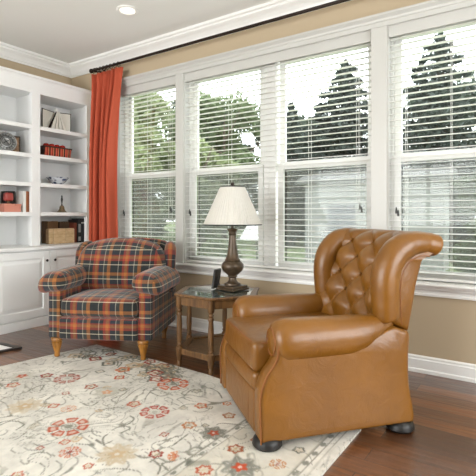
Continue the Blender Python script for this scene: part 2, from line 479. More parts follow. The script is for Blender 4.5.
# ------------------------------------------------------------------ bookcase with base cabinets
bc = thing('bookcase', 'tall white built-in bookcase with open shelves above panelled cupboard doors', 'bookcase', (0, -1.07, 0))
def bobj(name, bm, mat, par=None, **k):
    bmesh.ops.translate(bm, vec=(0, 1.07, 0), verts=bm.verts); return obj(name, bm, mat, par or bc, smooth=False, **k)
g = .003
b = B(); YL = -2.15
box(b, g, .02, YL, -g, .82, 2.6)
stiles = [(-.065, -g), (-.76, -.664), (-1.455, -1.36), (YL, -2.055)]
for a, c in stiles: box(b, .372, .39, a, c, .823, 2.455)
for a, c in ((-.03, -g), (-.722, -.702), (-1.418, -1.398), (YL, -2.12)): box(b, .02, .372, a, c, .823, 2.455)
for a, c in ((-.065, -.03), (-.702, -.664), (-.76, -.722), (-1.398, -1.36), (-1.455, -1.418), (-2.12, -2.055)): box(b, .34, .372, a, c, .823, 2.455)
box(b, g, .39, YL, -g, 2.455, 2.6)
bobj('bookcase_body', b, M['cab'])
b = B(); P = []
for y in (YL-.0, -g): P.append([(x, y, z) for x, z in ((g, 2.585), (.39, 2.585), (.396, 2.6), (.412, 2.612), (.42, 2.616), (.42, 2.636), (g, 2.636))])
grid(b, P, closev=True, capu=True); bobj('cornice', b, M['cab'])
bays = [(-.662, -.032), (-1.396, -.724), (-2.118, -1.42)]
bays = [(-.70, -.032), (-1.396, -.724), (-2.118, -1.42)]
SZ = [2.112, 1.806, 1.498, 1.181]
for a, c in bays:
    for z in SZ:
        b = B(); box(b, .021, .371, a, c, z-.034, z, .002); 
        lo = {-.70: -.663, -1.396: -1.359, -2.118: -2.054}[a]; hi = {-.032: -.066, -.724: -.761, -1.42: -1.456}[c]
        box(b, .368, .388, lo, hi, z-.042, z, .002); bobj('shelf', b, M['cab'])
b = B(); box(b, g, .6, YL, -g, .79, .823, .004); bobj('counter', b, M['cab'])
b = B(); box(b, g, .56, YL, -g, .0, .788); box(b, .56, .588, YL, -g, 0, .09, .003)
for a, c in ((-.045, -g), (YL, -2.1)): box(b, .56, .567, a, c, .09, .788)
bobj('base_cabinet', b, M['cab'])
def door(y0, y1, knoby):
    b = B(); z0, z1 = .105, .775; x0 = .562; fw = .072
    box(b, x0, x0+.02, y0, y0+fw, z0, z1, .002); box(b, x0, x0+.02, y1-fw, y1, z0, z1, .002)
    box(b, x0, x0+.02, y0+fw, y1-fw, z0, z0+fw, .002); box(b, x0, x0+.02, y0+fw, y1-fw, z1-fw, z1, .002)
    box(b, x0, x0+.006, y0+fw, y1-fw, z0+fw, z1-fw)
    d = bobj('cabinet_door', b, M['cab'])
    b = B(); m = .012; i0, i1, j0, j1 = y0+fw+m, y1-fw-m, z0+fw+m, z1-fw-m; s = .035
    prof = [[(x0+.006, i0, j0), (x0+.006, i1, j0), (x0+.006, i1, j1), (x0+.006, i0, j1)], [(x0+.016, i0+s, j0+s), (x0+.016, i1-s, j0+s), (x0+.016, i1-s, j1-s), (x0+.016, i0+s, j1-s)]]
    grid(b, prof, closev=True, capu=True); bobj('raised_panel', b, M['cab'], d)
    b = B(); P = [(.004, 0), (.004, .012), (.012, .016), (.014, .022), (.011, .027), (.002, .029)]
    lathe(b, P, 14); bmesh.ops.rotate(b, matrix=Matrix.Rotation(PI/2, 3, 'Y'), verts=b.verts, cent=(0, 0, 0)); bmesh.ops.translate(b, vec=(x0+.02, knoby, .675), verts=b.verts)
    bobj('knob', b, M['gun'], d)
door(-.668, -.05, -.625); door(-1.292, -.674, -.717); door(-2.0, -1.38, -1.42)

# ------------------------------------------------------------------ rug
def rug():
    nx, ny = 380, 430
    s = np.linspace(0, 1, nx); 
    xr = 4.09; yb = -4.4
    xb = np.array([1.60, 2.4, 2.9, 3.5, 4.09]); yb_ = np.array([-.912, -.93, -.95, -1.04, -1.125])
    tt = np.linspace(0, 1, ny)
    X = np.zeros((ny, nx)); Y = np.zeros((ny, nx))
    for j, t in enumerate(tt):
        t2 = t**1.25
        ynom = -.912+(yb+.912)*t2
        xl = 1.645+.165*max(ynom+.912, -1.2)
        X[j] = xl+(xr-xl)*s
        top = np.interp(X[j], xb, yb_)
        Y[j] = top+(yb-top)*t2
    rs = np.random.RandomState(4)
    def noise(x, y, sc, seed):
        r = np.random.RandomState(seed); gsz = 128; gr = r.rand(gsz, gsz)
        u = x*sc; v = y*sc; iu = np.floor(u).astype(int); iv = np.floor(v).astype(int); fu = u-iu; fv = v-iv
        fu = fu*fu*(3-2*fu); fv = fv*fv*(3-2*fv)
        g = lambda a, b: gr[a % gsz, b % gsz]
        return (g(iu, iv)*(1-fu)+g(iu+1, iv)*fu)*(1-fv)+(g(iu, iv+1)*(1-fu)+g(iu+1, iv+1)*fu)*fv
    C = np.zeros((ny, nx, 3)); base = np.array([210, 207, 198.])
    C[:] = base
    n1 = noise(X, Y, 6, 1)*.5+noise(X, Y, 25, 2)*.3+noise(X, Y, 70, 3)*.2
    wear = noise(X, Y, 9, 7)*.5+noise(X, Y, 60, 8)*.5
    C *= (1-.12*(n1-.5)[..., None]*2)
    def blend(mask, col, a=1.0, worn=.6):
        m = np.clip(mask, 0, 1)*a*(1-worn*np.clip((wear-.42)*3.2, 0, 1))
        C[:] = C*(1-m[..., None])+np.array(col, float)*m[..., None]
    def ss(e0, e1, v): 
        t = np.clip((v-e0)/(e1-e0), 0, 1); return t*t*(3-2*t)
    RED = (176, 74, 46); DRED = (140, 48, 34); TAN = (190, 166, 132); GREY = (128, 126, 114); DG = (96, 98, 88); PEACH = (206, 150, 112); LG = (176, 174, 160)
    def flower(cx, cy, r, n, col, ctr, kind, ph=0.3):
        dx = X-cx; dy = Y-cy; d = np.sqrt(dx*dx+dy*dy)/r; a = np.arctan2(dy, dx)+ph
        if d.min() > 1.3: return
        if kind == 'petal':      # separate oval petals around a pale centre
            k = np.abs(np.cos(a*n/2)); m = ss(.25, .5, k)*ss(.42, .5, d)*(1-ss(.92, 1.0, d)); blend(m, col, .95, .35)
            m = ss(.6, .8, k)*ss(.55, .62, d)*(1-ss(.78, .85, d)); blend(m, base, .7, 0)
            blend(1-ss(.16, .24, d), ctr, .9); blend(ss(.27, .31, d)*(1-ss(.35, .39, d)), ctr, .6)
        elif kind == 'ring':
            e = .82+.12*np.cos(a*n); blend(ss(e-.32, e-.22, d)*(1-ss(e, e+.1, d)), col, .95, .35); blend(1-ss(e-.34, e-.24, d), TAN, .4); blend(1-ss(.14, .24, d), ctr, .9)
        elif kind == 'soft':     # broad worn flower with lobed outline
            e = .85+.13*np.cos(a*n); blend(1-ss(e-.1, e+.05, d), col, .75, .5); k = np.abs(np.sin(a*n/2)); blend((1-ss(.0, .22, k))*ss(.3, .4, d)*(1-ss(.8, .9, d)), base, .6, .2)
            e2 = .34+.08*np.cos(a*5); blend(1-ss(e2-.08, e2+.05, d), ctr, .95, .2); blend(1-ss(.08, .14, d), base, .8, 0)
        elif kind == 'fan':
            up = ss(-.1, .1, np.sin(a)); k = np.abs(np.cos(a*n/2)); blend(up*ss(.2, .5, k)*(1-ss(.9, 1, d))*ss(.2, .3, d), col, .9, .3); blend(1-ss(.2, .3, d), ctr, .9)
    def stroke(pts, w, col, a=.8, worn=.5):
        P = np.array(spline(pts, 8)); D = np.full(X.shape, 9.)
        for p, q in zip(P[:-1], P[1:]):
            v = q-p; L = (v*v).sum()+1e-9; t = np.clip(((X-p[0])*v[0]+(Y-p[1])*v[1])/L, 0, 1)
            D = np.minimum(D, np.hypot(X-p[0]-t*v[0], Y-p[1]-t*v[1]))
        blend(1-ss(w*.6, w*1.3, D), col, a, worn)
    f = 450.; yaw = math.radians(34.3)
    def Z(u, v):
        a = (u-238)/f; t = 1.138/((v-215)/f)
        return 4.9+(math.cos(yaw)*a-math.sin(yaw))*t, -3.48+(math.sin(yaw)*a+math.cos(yaw))*t, t/f
    # faint all-over arabesque of thin vines and leaves
    for k in range(120):
        x, y = rs.uniform(1.5, 4.05), rs.uniform(-3.6, -.95); a0 = rs.uniform(0, 6.3); L = rs.uniform(.07, .17); cv = rs.uniform(-2.6, 2.6)
        pts = []; a = a0
        for i in range(5): pts.append((x, y)); x += L/4*math.cos(a); y += L/4*math.sin(a); a += cv/4*1.6
        stroke(pts, .0045, (GREY, LG, DG)[k % 3], .6, .55)
        if k % 2: flower(pts[-1][0], pts[-1][1], .022+.012*rs.rand(), 4, (GREY, LG, TAN)[k % 3], LG, 'ring', rs.rand()*3)
    for sc, sd, w_, cl, al in ((7, 21, .012, GREY, .95), (11, 22, .02, GREY, .7), (16, 23, .032, DG, .75), (26, 24, .05, GREY, .75)):
        nn = noise(X+.3*noise(X, Y, 5, 31), Y+.3*noise(X, Y, 5, 32), sc, sd); mk = ss(.35, .6, noise(X, Y, 3.3, sd+9))
        blend((1-ss(w_*.5, w_*1.4, np.abs(nn-.5)))*mk, cl, al, .5)
    # busy corner border by the armchair
    for k in range(34):
        x, y = 1.62+rs.rand()*1.15, -.96-rs.rand()*.26
        flower(x, y, .04+.03*rs.rand(), rs.choice([4, 5, 6]), (DG, GREY, DRED, TAN)[k % 4], (RED, DG)[k % 2], 'ring', rs.rand()*3)
        stroke([(x, y), (x+.06, y+.03*rs.randn()), (x+.13, y+.05*rs.randn())], .006, DG, .8, .3)
    # straight guard stripes of the right-hand border
    for xx, w in ((3.525, .006), (3.565, .003), (3.975, .006), (4.01, .003), (4.04, .003)):
        dd = np.abs(X-xx); blend((1-ss(w*.6, w*1.4, dd)), GREY, .8, .4)
    m = ((X > 3.565) & (X < 3.975)).astype(float); blend(m, (196, 190, 172), .45, .4)
    for k in range(26): 
        yy = -1.3-k*.1; blend((1-ss(.010, .016, np.hypot(X-3.993, (Y-yy)*.6))), DG, .7, .3); blend((1-ss(.008, .013, np.hypot(X-3.545, (Y-yy)*.6))), DG, .7, .3)
    # rosettes where they show in the room
    FL = [(68.6, 426.6, 20, 7, RED, GREY, 'petal'), (65, 442, 6, 4, RED, TAN, 'ring'), (70, 452, 11, 7, (190, 104, 76), DRED, 'petal'), (25, 406, 19, 9, (190, 174, 146), TAN, 'soft'),
          (117, 454, 22, 9, (186, 168, 138), TAN, 'soft'), (53.7, 405.7, 6, 4, RED, TAN, 'ring'), (68.6, 408.5, 8, 6, PEACH, RED, 'petal'), (13, 385, 7, 5, RED, TAN, 'ring'),
          (22, 376, 14, 7, LG, RED, 'soft'), (46.6, 375.4, 6.5, 5, DRED, TAN, 'ring'), (67, 378.5, 13, 8, DRED, GREY, 'petal'), (91, 386.6, 7, 5, (150, 80, 60), GREY, 'ring'), (65.7, 393.2, 4.5, 4, DRED, TAN, 'ring'),
          (107, 392, 14, 7, LG, PEACH, 'soft'), (119.4, 377.4, 6, 4, RED, TAN, 'ring'), (123, 369.6, 8, 5, (190, 96, 50), DG, 'ring'), (100, 371.5, 5.5, 4, DG, TAN, 'ring'), (130, 404, 3.5, 4, DRED, TAN, 'ring'),
          (17, 475, 7, 5, RED, TAN, 'ring'), (173, 384, 16, 7, (192, 84, 50), GREY, 'petal'), (154.7, 411.8, 15, 7, (168, 60, 44), LG, 'petal'), (134, 404, 7.5, 5, (182, 92, 66), TAN, 'ring'),
          (201, 405.6, 7, 5, (186, 96, 60), TAN, 'ring'), (189, 425.3, 8, 6, (180, 104, 56), GREY, 'ring'), (164, 434.4, 5, 4, DRED, RED, 'ring'), (229, 415.5, 7, 5, (150, 90, 54), TAN, 'ring'),
          (227, 403.5, 5, 6, (190, 96, 46), DRED, 'ring'), (213.5, 433, 15, 7, DG, RED, 'soft'), (156, 454, 8, 6, DRED, TAN, 'ring'), (177, 456, 10, 9, (196, 112, 66), RED, 'fan'),
          (235.6, 448.8, 9, 6, (150, 76, 44), (170, 150, 110), 'ring'), (204, 470, 10, 7, (172, 74, 44), TAN, 'ring'), (240, 467, 21, 7, (110, 112, 104), (190, 70, 36), 'soft'), (277.7, 464, 9, 6, (176, 104, 50), DRED, 'petal'),
          (197, 391, 6, 5, GREY, LG, 'ring'), (143, 372, 5, 4, DG, TAN, 'ring'), (176, 368, 4, 4, GREY, TAN, 'ring'), (88, 466, 6, 5, RED, TAN, 'ring'), (40, 448, 4.5, 4, DRED, TAN, 'ring'), (255, 440, 5, 5, (150, 76, 44), TAN, 'ring'),
          (299, 450, 7, 5, DG, TAN, 'ring')]
    for u, v, hw, n, col, ctr, kind in FL:
        x, y, px = Z(u, v); flower(x, y, hw*px*1.02, n, col, ctr, kind, 4.1 if kind == 'fan' else u)
    for pts in ([(0, 425), (12, 421), (24, 424), (16, 430)], [(112, 430), (122, 426), (130, 428), (121, 433)], [(28, 391), (36, 387), (44, 385), (40, 391)], [(96, 440), (104, 444), (112, 441)], [(104, 445), (103, 438), (108, 434)],
                [(150, 462), (158, 458), (168, 462), (176, 460)], [(158, 474), (160, 466), (152, 460)], [(168, 470), (162, 464), (170, 462)], [(188, 434), (180, 440), (172, 446)], [(120, 425), (128, 424), (134, 419), (130, 416)],
                [(184, 396), (192, 390), (202, 392)], [(150, 392), (160, 396), (170, 394)], [(30, 455), (42, 452), (54, 456)], [(80, 402), (90, 406), (98, 402)], [(210, 388), (218, 392), (222, 398)]):
        stroke([Z(*p)[:2] for p in pts], .005, (112, 112, 100), .85, .35)
    # repeat the same motifs on the part behind the frame's lower edge
    for k in range(16):
        x, y = 1.9+rs.rand()*1.5, -2.6-rs.rand()*1.5
        flower(x, y, .07+.08*rs.rand(), 7, (RED, TAN, GREY, DRED)[k % 4], (TAN, GREY)[k % 2], ('petal', 'soft', 'ring')[k % 3], k)
    # right-hand border motifs
    for k in range(9):
        y = -1.35-k*.33
        flower(3.77, y, .1, 7, (130, 126, 110), (180, 80, 46), 'soft', k) if y < -2.05 else None
    C[:] = np.clip(C, 0, 255)
    c = C/255.; L = np.where(c <= .04045, c/12.92, ((c+.055)/1.055)**2.4)
    nrm = .0008*(wear-.5)
    verts = np.stack([X, Y, .012+nrm], -1).reshape(-1, 3)
    idx = np.arange(ny*nx).reshape(ny, nx)
    q = np.stack([idx[:-1, :-1], idx[1:, :-1], idx[1:, 1:], idx[:-1, 1:]], -1).reshape(-1, 4)
    # skirt
    ring = list(idx[0, :])+list(idx[1:, -1])+list(idx[-1, -2::-1])+list(idx[-2:0:-1, 0])
    low = verts[ring].copy(); low[:, 2] = .0005; nv = len(verts); m = len(ring)
    faces = [tuple(int(v) for v in r) for r in q]+[(int(ring[i]), int(ring[(i+1) % m]), nv+(i+1) % m, nv+i) for i in range(m)]
    faces.append(tuple(nv+i for i in range(m))[::-1])
    verts = np.vstack([verts, low]); cols = np.ones((len(verts), 4)); cols[:nv, :3] = L.reshape(-1, 3); cols[nv:, :3] = L.reshape(-1, 3)[ring]*.8
    me = bpy.data.meshes.new('area_rug'); me.from_pydata(verts.tolist(), [], faces); me.validate()
    at = me.color_attributes.new('weave', 'FLOAT_COLOR', 'POINT'); at.data.foreach_set('color', cols.ravel())
    t = NT('rug_pile'); a = t.n('ShaderNodeVertexColor', layer_name='weave'); tc = t.n('ShaderNodeTexCoord')
    ns = t.n('ShaderNodeTexNoise', i_Scale=220.0, i_Detail=2.0); t.l(tc.outputs['Object'], ns.inputs['Vector'])
    t.l(t.mix(.25, a.outputs[0], ns.outputs['Color'], 'SOFT_LIGHT'), t.b.inputs['Base Color']); t.b.inputs['Roughness'].default_value = .95
    t.bump(ns.outputs['Fac'], .4, .003)
    me.materials.append(t.m)
    o = bpy.data.objects.new('area_rug', me); COL.objects.link(o)
    tag(o, 'large cream rug with red, tan and grey flowers under the leather recliner', 'rug'); finish(o, True)
rug()

# ------------------------------------------------------------------ leather recliner
rot = math.atan2(.766, .643)
OX, OY = .45, .425
ca, sa = math.cos(rot), math.sin(rot)
rec = thing('recliner', 'caramel leather wing recliner with button-tufted back on black bun feet', 'armchair', (3.767+OX*ca-OY*sa, -1.676+OX*sa+OY*ca, .0), rot)
def robj(name, bm, mat, par=None, **k):
    bmesh.ops.translate(bm, vec=(-OX, -OY, 0), verts=bm.verts); return obj(name, bm, mat, par or rec, **k)
LE = M['leather']
# side panels: slightly bellied, with the scroll front
def side(y0, y1, out):
    prof = spline([(.034, .050), (.03, .2), (.034, .29), (.062, .37), (.098, .42), (.118, .46), (.125, .52)], 5)+[(.3, .50), (.56, .49)]+spline([(.66, .52), (.76, .562), (.83, .545), (.866, .52), (.862, .4), (.866, .25), (.895, .10), (.89, .052)], 4)
    n = len(prof); P = []
    cy = (y0+y1)/2; hy = (y1-y0)/2
    cxm = (.45, .32)
    for k, (yy, ins) in enumerate([(-1, .03), (-.93, .012), (-.75, .002), (0, 0), (.75, .002), (.93, .012), (1, .03)]):
        row = []
        for x, z in prof:
            dx, dz = cxm[0]-x, cxm[1]-z; L = math.hypot(dx, dz)
            row.append((x+dx/L*ins, cy+yy*hy, z+dz/L*ins))
        P.append(row)
    b = B(); V = grid(b, P, closev=True, capu=True)
    return b, prof
for (y0, y1, out, cyr) in ((.012, .12, -1, .088), (.73, .838, 1, .762)):
    b, prof = side(y0, y1, out)
    robj('side_panel', b, LE, ang=60)
    # rolled arm: swept ellipse, tucked in at the front, sinking a little towards the back
    b = B(); P = []; N = 28
    for x, s in [(.104, .15), (.107, .4), (.113, .6), (.124, .78), (.143, .91), (.175, 1.0), (.25, 1.0), (.4, .99), (.52, .97), (.6, .9), (.67, .76), (.73, .58), (.78, .4), (.81, .2)]:
        zc = .520-.010*(x/.8)+.113*(1-s)*(.85 if x > .3 else 0); P.append([(x, cyr+s*.10*math.cos(2*PI*k/N), zc+s*.113*math.sin(2*PI*k/N)) for k in range(N)])
    grid(b, P, closev=True, capu=True); arm = robj('arm_roll', b, LE, ang=60)
    # piping round the scroll front
    b = B()
    fy = y0+.003 if out < 0 else y1-.003
    tube(b, [(x+.001, fy, z) for x, z in prof[:31]], .0045, 8)
    for r_ in (.06,): tube(b, [(.112, cyr+r_*1.0*math.cos(a), .518+r_*1.1*math.sin(a)) for a in [2*PI*i/36 for i in range(36)]], .004, 8, closed=True)
    robj('piping', b, M['welt'], arm)
    # inner side wall of the seat
# seat box, inner liners
b = B(); box(b, .09, .84, .11, .74, .1, .36, .01); robj('seat_box', b, LE)
# seat cushion with crown and front welt
b = B(); rbox(b, (.37, .425, .430), (.338, .298, .078), .03, 12, puff=(.008, .0, .02))
cu = robj('seat_cushion', b, LE, ang=60)
b = B(); pts = []
for a in range(48):
    t_ = 2*PI*a/48; c_, s_ = math.cos(t_), math.sin(t_); pts.append((.37+.330*math.copysign(abs(c_)**.16, c_), .425+.29*math.copysign(abs(s_)**.16, s_), .498))
tube(b, pts, .005, 8, closed=True); robj('piping', b, M['welt'], cu)
# footrest: bolster above a flat stitched board
b = B(); rbox(b, (.078, .425, .308), (.047, .295, .05), .03, 10, puff=(.012, 0, 0)); ft = robj('footrest', b, LE, ang=60)
b = B(); rbox(b, (.080, .425, .158), (.043, .294, .11), .018, 10, puff=(.006, 0, 0)); robj('footrest_board', b, LE, ft)
b = B()
for k in range(5):
    y = .22+k*.1; b = B(); tube(b, [(.0365, y, .073), (.0332, y, .158), (.0365, y, .243)], .0018, 6); robj('stitching', b, LE, ft)
# wings: rolled front edge running up and over backwards
def wing(yc, out):
    # outer panel
    prof = [(.725, .60), (.872, .525)][::-1]+spline([(.72, .60), (.712, .70), (.715, .82), (.745, .92), (.80, .995), (.89, 1.03), (.98, 1.03), (1.05, 1.0), (1.055, .965), (1.01, .945), (.972, .92), (.95, .85), (.91, .68), (.88, .56)], 5)
    b = B(); cxm = (.83, .8); P = []
    hy = .05
    for yy, ins in [(-1, .035), (-.9, .014), (-.6, .002), (0, 0), (.6, .002), (.9, .014), (1, .035)]:
        row = []
        for x, z in prof:
            dx, dz = cxm[0]-x, cxm[1]-z; L = math.hypot(dx, dz); row.append((x+dx/L*ins, yc+yy*hy, z+dz/L*ins))
        P.append(row)
    grid(b, P, closev=True, capu=True); w = robj('wing', b, LE, ang=60)
    b = B(); path = spline([(.765, .585), (.757, .62), (.752, .70), (.752, .81), (.775, .89), (.825, .955), (.90, .99), (.985, .997), (1.055, .985), (1.085, .976)], 5)
    n = len(path); rr = []
    for i, (x, z) in enumerate(path):
        u = i/(n-1); r = .062+.014*math.sin(PI*min(1, u*1.3)); 
        if u < .06: r *= math.sqrt(max(.05, u/.06*(2-u/.06)))
        if u > .9: q = (u-.9)/.1; r *= math.sqrt(max(.05, 1-q*q))
        r *= 1+.05*math.exp(-((u-.62)/.1)**2)
        for s_ in (.52, .66, .80): r *= 1-.045*math.exp(-((u-s_)/.008)**2)   # gathered pleats
        rr.append(r)
    tube(b, [(x, yc+out*.012, z) for x, z in path], rr, 26, up=(0, 1, 0)); robj('wing_roll', b, LE, w, ang=60)
    b = B(); sp = spline([(.828, .565), (.822, .66), (.82, .77), (.84, .85), (.885, .905), (.95, .93), (1.005, .925)], 5)
    tube(b, [(x, yc+out*.049, z) for x, z in sp], .0035, 6); robj('piping', b, M['welt'], w)
wing(.085, -1); wing(.765, 1)
# tufted inner back and rolled top, one closed surface
def backsurf():
    b = B(); ny = 110; P = []
    prof = spline([(.70, .44), (.735, .56), (.78, .70), (.83, .83), (.875, .93), (.905, .995), (.945, 1.04), (1.0, 1.058), (1.052, 1.035), (1.072, .99), (1.055, .95), (1.02, .935), (1.0, .9), (.96, .75), (.92, .6), (.89, .47)], 9)
    # arc length
    L = [0]
    for p, q in zip(prof[:-1], prof[1:]): L.append(L[-1]+math.hypot(q[0]-p[0], q[1]-p[1]))
    for i in range(ny+1):
        y = .10+.65*i/ny; row = []; e = (y-.425)/.325
        for k, (x, z) in enumerate(prof):
            a = prof[max(0, k-1)]; c = prof[min(len(prof)-1, k+1)]; tx, tz = c[0]-a[0], c[1]-a[1]; tl = math.hypot(tx, tz); nx_, nz_ = -tz/tl, tx/tl
            s = L[k]
            inner = max(0, min(1, (s-.06)/.1))*max(0, min(1, (.70-s)/.14))
            p_ = (y-.425)/.112; q_ = (s-.15)/.108
            eb = max(0, min(1, (1-abs(e))/.22)); inner *= eb
            h = math.sqrt(abs(math.sin(PI*(p_+q_)/2)*math.sin(PI*(p_-q_)/2))+.004)
            d = inner*(.058*h-.016)
            # hollow in plan: the sides come forward to meet the wings
            fwd = .055*abs(e)**3*max(0, min(1, (.95-s)/.3))
            row.append((x+nx_*d-fwd, y, z+nz_*d))
        P.append(row)
    grid(b, P, capu=True, closev=True)
    return b, prof, L
b, prof, L = backsurf(); bk = robj('tufted_back', b, LE, ang=180)
for qi in range(0, 7):
    s = .15+.108*qi
    if s > .68 or s < .2: continue
    k = min(range(len(L)), key=lambda i: abs(L[i]-s)); x, z = prof[k]
    for pi_ in range(-2, 3):
        if (pi_+qi) % 2: continue
        y = .425+pi_*.112
        b = B(); sph(b, (x-.002-.055*abs((y-.425)/.325)**3, y, z), .0105, 10); robj('tuft_button', b, LE, bk)
b = B(); box(b, .80, .882, .06, .79, .2, .52, .012); robj('rear_mechanism', b, M['black'])
for x, y, z in ((.085, .068, .0), (.84, .068, -.012), (.16, .76, .0), (.83, .775, -.012)):
    b = B(); z += .0125
    lathe(b, [(.055, 0), (.068, .004), (.075, .014), (.073, .03), (.066, .046), (.05, .055), (.05, .07), (.02, .075)], 22, (x, y, z)); robj('bun_foot', b, M['black'])

# ------------------------------------------------------------------ plaid armchair
pc = thing('armchair', 'red, orange and black plaid armchair with rolled arms and turned wooden legs', 'armchair', (1.987, -1.170, .0125), math.radians(34.3-7))
pc.scale = (1.04, 1, 1)
PL = M['plaid']
b = B(); rbox(b, (0, .36, .235), (.335, .345, .09), .02, 8); obj('seat_base', b, PL, pc)
b = B(); rbox(b, (0, .015, .235), (.31, .03, .085), .02, 8, puff=(0, .012, 0)); obj('front_rail', b, PL, pc)
b = B(); rbox(b, (0, .285, .40), (.305, .305, .072), .045, 12, puff=(.0, .012, .028)); sc = obj('seat_cushion', b, PL, pc, ang=60)
def loop(cx, cy, hx, hy, z, e=.25, n=48):
    return [(cx+hx*math.copysign(abs(math.cos(2*PI*a/n))**e, math.cos(2*PI*a/n)), cy+hy*math.copysign(abs(math.sin(2*PI*a/n))**e, math.sin(2*PI*a/n)), z) for a in range(n)]
b = B(); tube(b, loop(0, .285, .298, .30, .445), .005, 6, closed=True); tube(b, loop(0, .285, .298, .30, .352), .005, 6, closed=True); obj('piping', b, M['plaid_welt'], sc)
for s in (-1, 1):
    b = B(); rbox(b, (s*.362, .39, .35), (.052, .375, .205), .022, 10)
    a = obj('arm_panel', b, PL, pc, ang=60)
    b = B()
    def droop(p, s=s):
        t_ = max(0, s*p.x+.02)/.14; return (p.x, p.y, p.z-.05*t_*t_-(.015 if p.y > .2 else 0)*(p.y-.2)/.2)
    rbox(b, (s*.376, .315, .602), (.115, .36, .076), .074, 12, puff=(0, .012, .016), warp=droop)
    obj('arm_roll', b, PL, a, ang=180)
# outer back frame: wraps round behind the cushion and scrolls back at the top
b = B(); P = []
prof = spline([(.60, .2), (.63, .45), (.67, .65), (.70, .8), (.72, .875), (.765, .92), (.82, .905), (.84, .86), (.81, .83), (.79, .8), (.77, .6), (.755, .4), (.74, .15)], 5)
for i in range(41):
    e = -1+i/20; row = []
    for y, z in prof:
        k = max(0, min(1, (z-.7)/.2)); hw = .395+.02*max(0, min(1, (z-.5)/.3)); 
        x = e*hw; fwd = -.11*max(0, abs(e)-.72)/.28*(1 if y < .78 else .75)
        drop = -.05*abs(e)**5*k - .03*e*e*k
        row.append((x, y+fwd, z+drop))
    P.append(row)
grid(b, P, closev=True, capu=True); fb = obj('back_frame', b, PL, pc, ang=180)
for s in (-1, 1):   # rounded wing edges
    b = B(); pp = [(s*.40, .56, .45), (s*.405, .565, .62), (s*.405, .58, .76), (s*.40, .61, .82), (s*.39, .65, .845), (s*.375, .70, .855)]
    tube(b, spline(pp, 5), [.04+.012*math.sin(PI*i/25) for i in range(26)], 16); obj('wing_edge', b, PL, fb, ang=180)
# loose back cushion leaning
b = B()
def lean(p):
    y = p.y+.24*p.z+.02; x = p.x*(1-.13*max(0, p.z/.22)**2); z = p.z-.05*(p.x/.40)**2*(1 if p.z > 0 else 0)
    return (x, y, z)
rbox(b, (-.012, .49, .69), (.40, .09, .23), .088, 14, puff=(.0, .05, .012), warp=lean); obj('back_cushion', b, PL, pc, ang=180)
for x, y, z0 in ((-.345, .03, 0), (.345, .03, 0), (-.32, .70, -.012), (.32, .70, -.012)):
    b = B()
    lathe(b, [(.016, z0), (.02, z0+.004), (.021, .02), (.018, .03), (.034, .09), (.04, .12), (.033, .128), (.043, .134), (.043, .15), (.04, .155)], 16, (x, y, 0)); obj('leg', b, M['legwood'], pc)

# ------------------------------------------------------------------ hexagonal side table
tb = thing('side_table', 'hexagonal wooden side table with glass inset top and six turned legs', 'table', (2.78, -.645, 0), math.radians(-3))
TH = .558
def hexp(r): return [(r*math.cos(PI/3*k), r*math.sin(PI/3*k)) for k in range(6)]
b = B()
P = []
for r, z in ((.30, TH-.006), (.352, TH), (.358, TH-.008), (.352, TH-.02), (.34, TH-.024)): P.append([(x, y, z) for x, y in hexp(r)])
for z in (TH-.024, ): P.append([(x, y, z) for x, y in hexp(.29)])
grid(b, P, closev=True); obj('table_top', b, M['tablewood'], tb, False)
b = B(); prism(b, hexp(.302), 'z', TH-.014, TH-.0045); obj('glass_inset', b, M['tglass'], tb, False)
b = B()
A = hexp(.325); A2 = hexp(.305)
P = [[(x, y, TH-.085) for x, y in A2], [(x, y, TH-.085) for x, y in A], [(x, y, TH-.024) for x, y in A], [(x, y, TH-.024) for x, y in A2]]
grid(b, P, closev=True, closeu=True); obj('apron', b, M['tablewood'], tb, False)
b = B(); prism(b, hexp(.29), 'z', .115, .13); obj('lower_shelf', b, M['tablewood'], tb, False)
b = B(); A = hexp(.318); A2 = hexp(.262)
P = [[(x, y, .098) for x, y in A2], [(x, y, .098) for x, y in A], [(x, y, .14) for x, y in A], [(x, y, .14) for x, y in A2]]
grid(b, P, closev=True, closeu=True); obj('shelf_rail', b, M['tablewood'], tb, False)
for x, y in hexp(.315):
    b = B(); r = .022
    lathe(b, [(.013, 0), (.017, .01), (.019, .03), (.014, .045), (.02, .055), (.02, .07), (.024, .09), (.026, .093), (.026, .148), (.022, .152), (.015, .16), (.022, .172), (.015, .184), (.019, .2), (.022, .26), (.021, .33), (.017, .385), (.022, .395), (.022, .405), (.014, .415), (.022, .428), (.014, .44), (.02, .448), (.026, .455), (.026, TH-.024)], 14, (x, y, 0))
    obj('leg', b, M['tablewood'], tb)

# ------------------------------------------------------------------ table lamp
TL = TH
lx, ly = 2.845, -.545
lp = thing('table_lamp', 'table lamp with mottled bronze urn base and pleated cream shade on the hexagonal table', 'lamp', (lx, ly, TL+.0), math.radians(-8))
b = B(); box(b, -.095, .095, -.095, .095, .0005, .014, .003); box(b, -.085, .085, -.085, .085, .014, .034, .004); obj('plinth', b, M['lampbody'], lp, False)
b = B(); lathe(b, [(.06, .034), (.066, .04), (.064, .05), (.045, .058), (.032, .075), (.03, .095), (.04, .105), (.036, .112), (.05, .125), (.078, .15), (.09, .178), (.088, .2), (.07, .222), (.06, .228), (.064, .234), (.056, .242), (.044, .28), (.034, .34), (.028, .4), (.026, .43), (.034, .44), (.03, .448), (.03, .455), (.043, .475), (.044, .482), (.02, .486), (.012, .49), (.012, .53)], 32); obj('lamp_base', b, M['lampbody'], lp)
def pleat(a): return 1+.012*math.sin(a*56)
b = B(); z0, z1 = .515, .815; r0, r1 = .232, .098
lathe_prof = [(r0+(r1-r0)*t_, z0+(z1-z0)*t_) for t_ in [i/10 for i in range(11)]]
P = []
N = 336
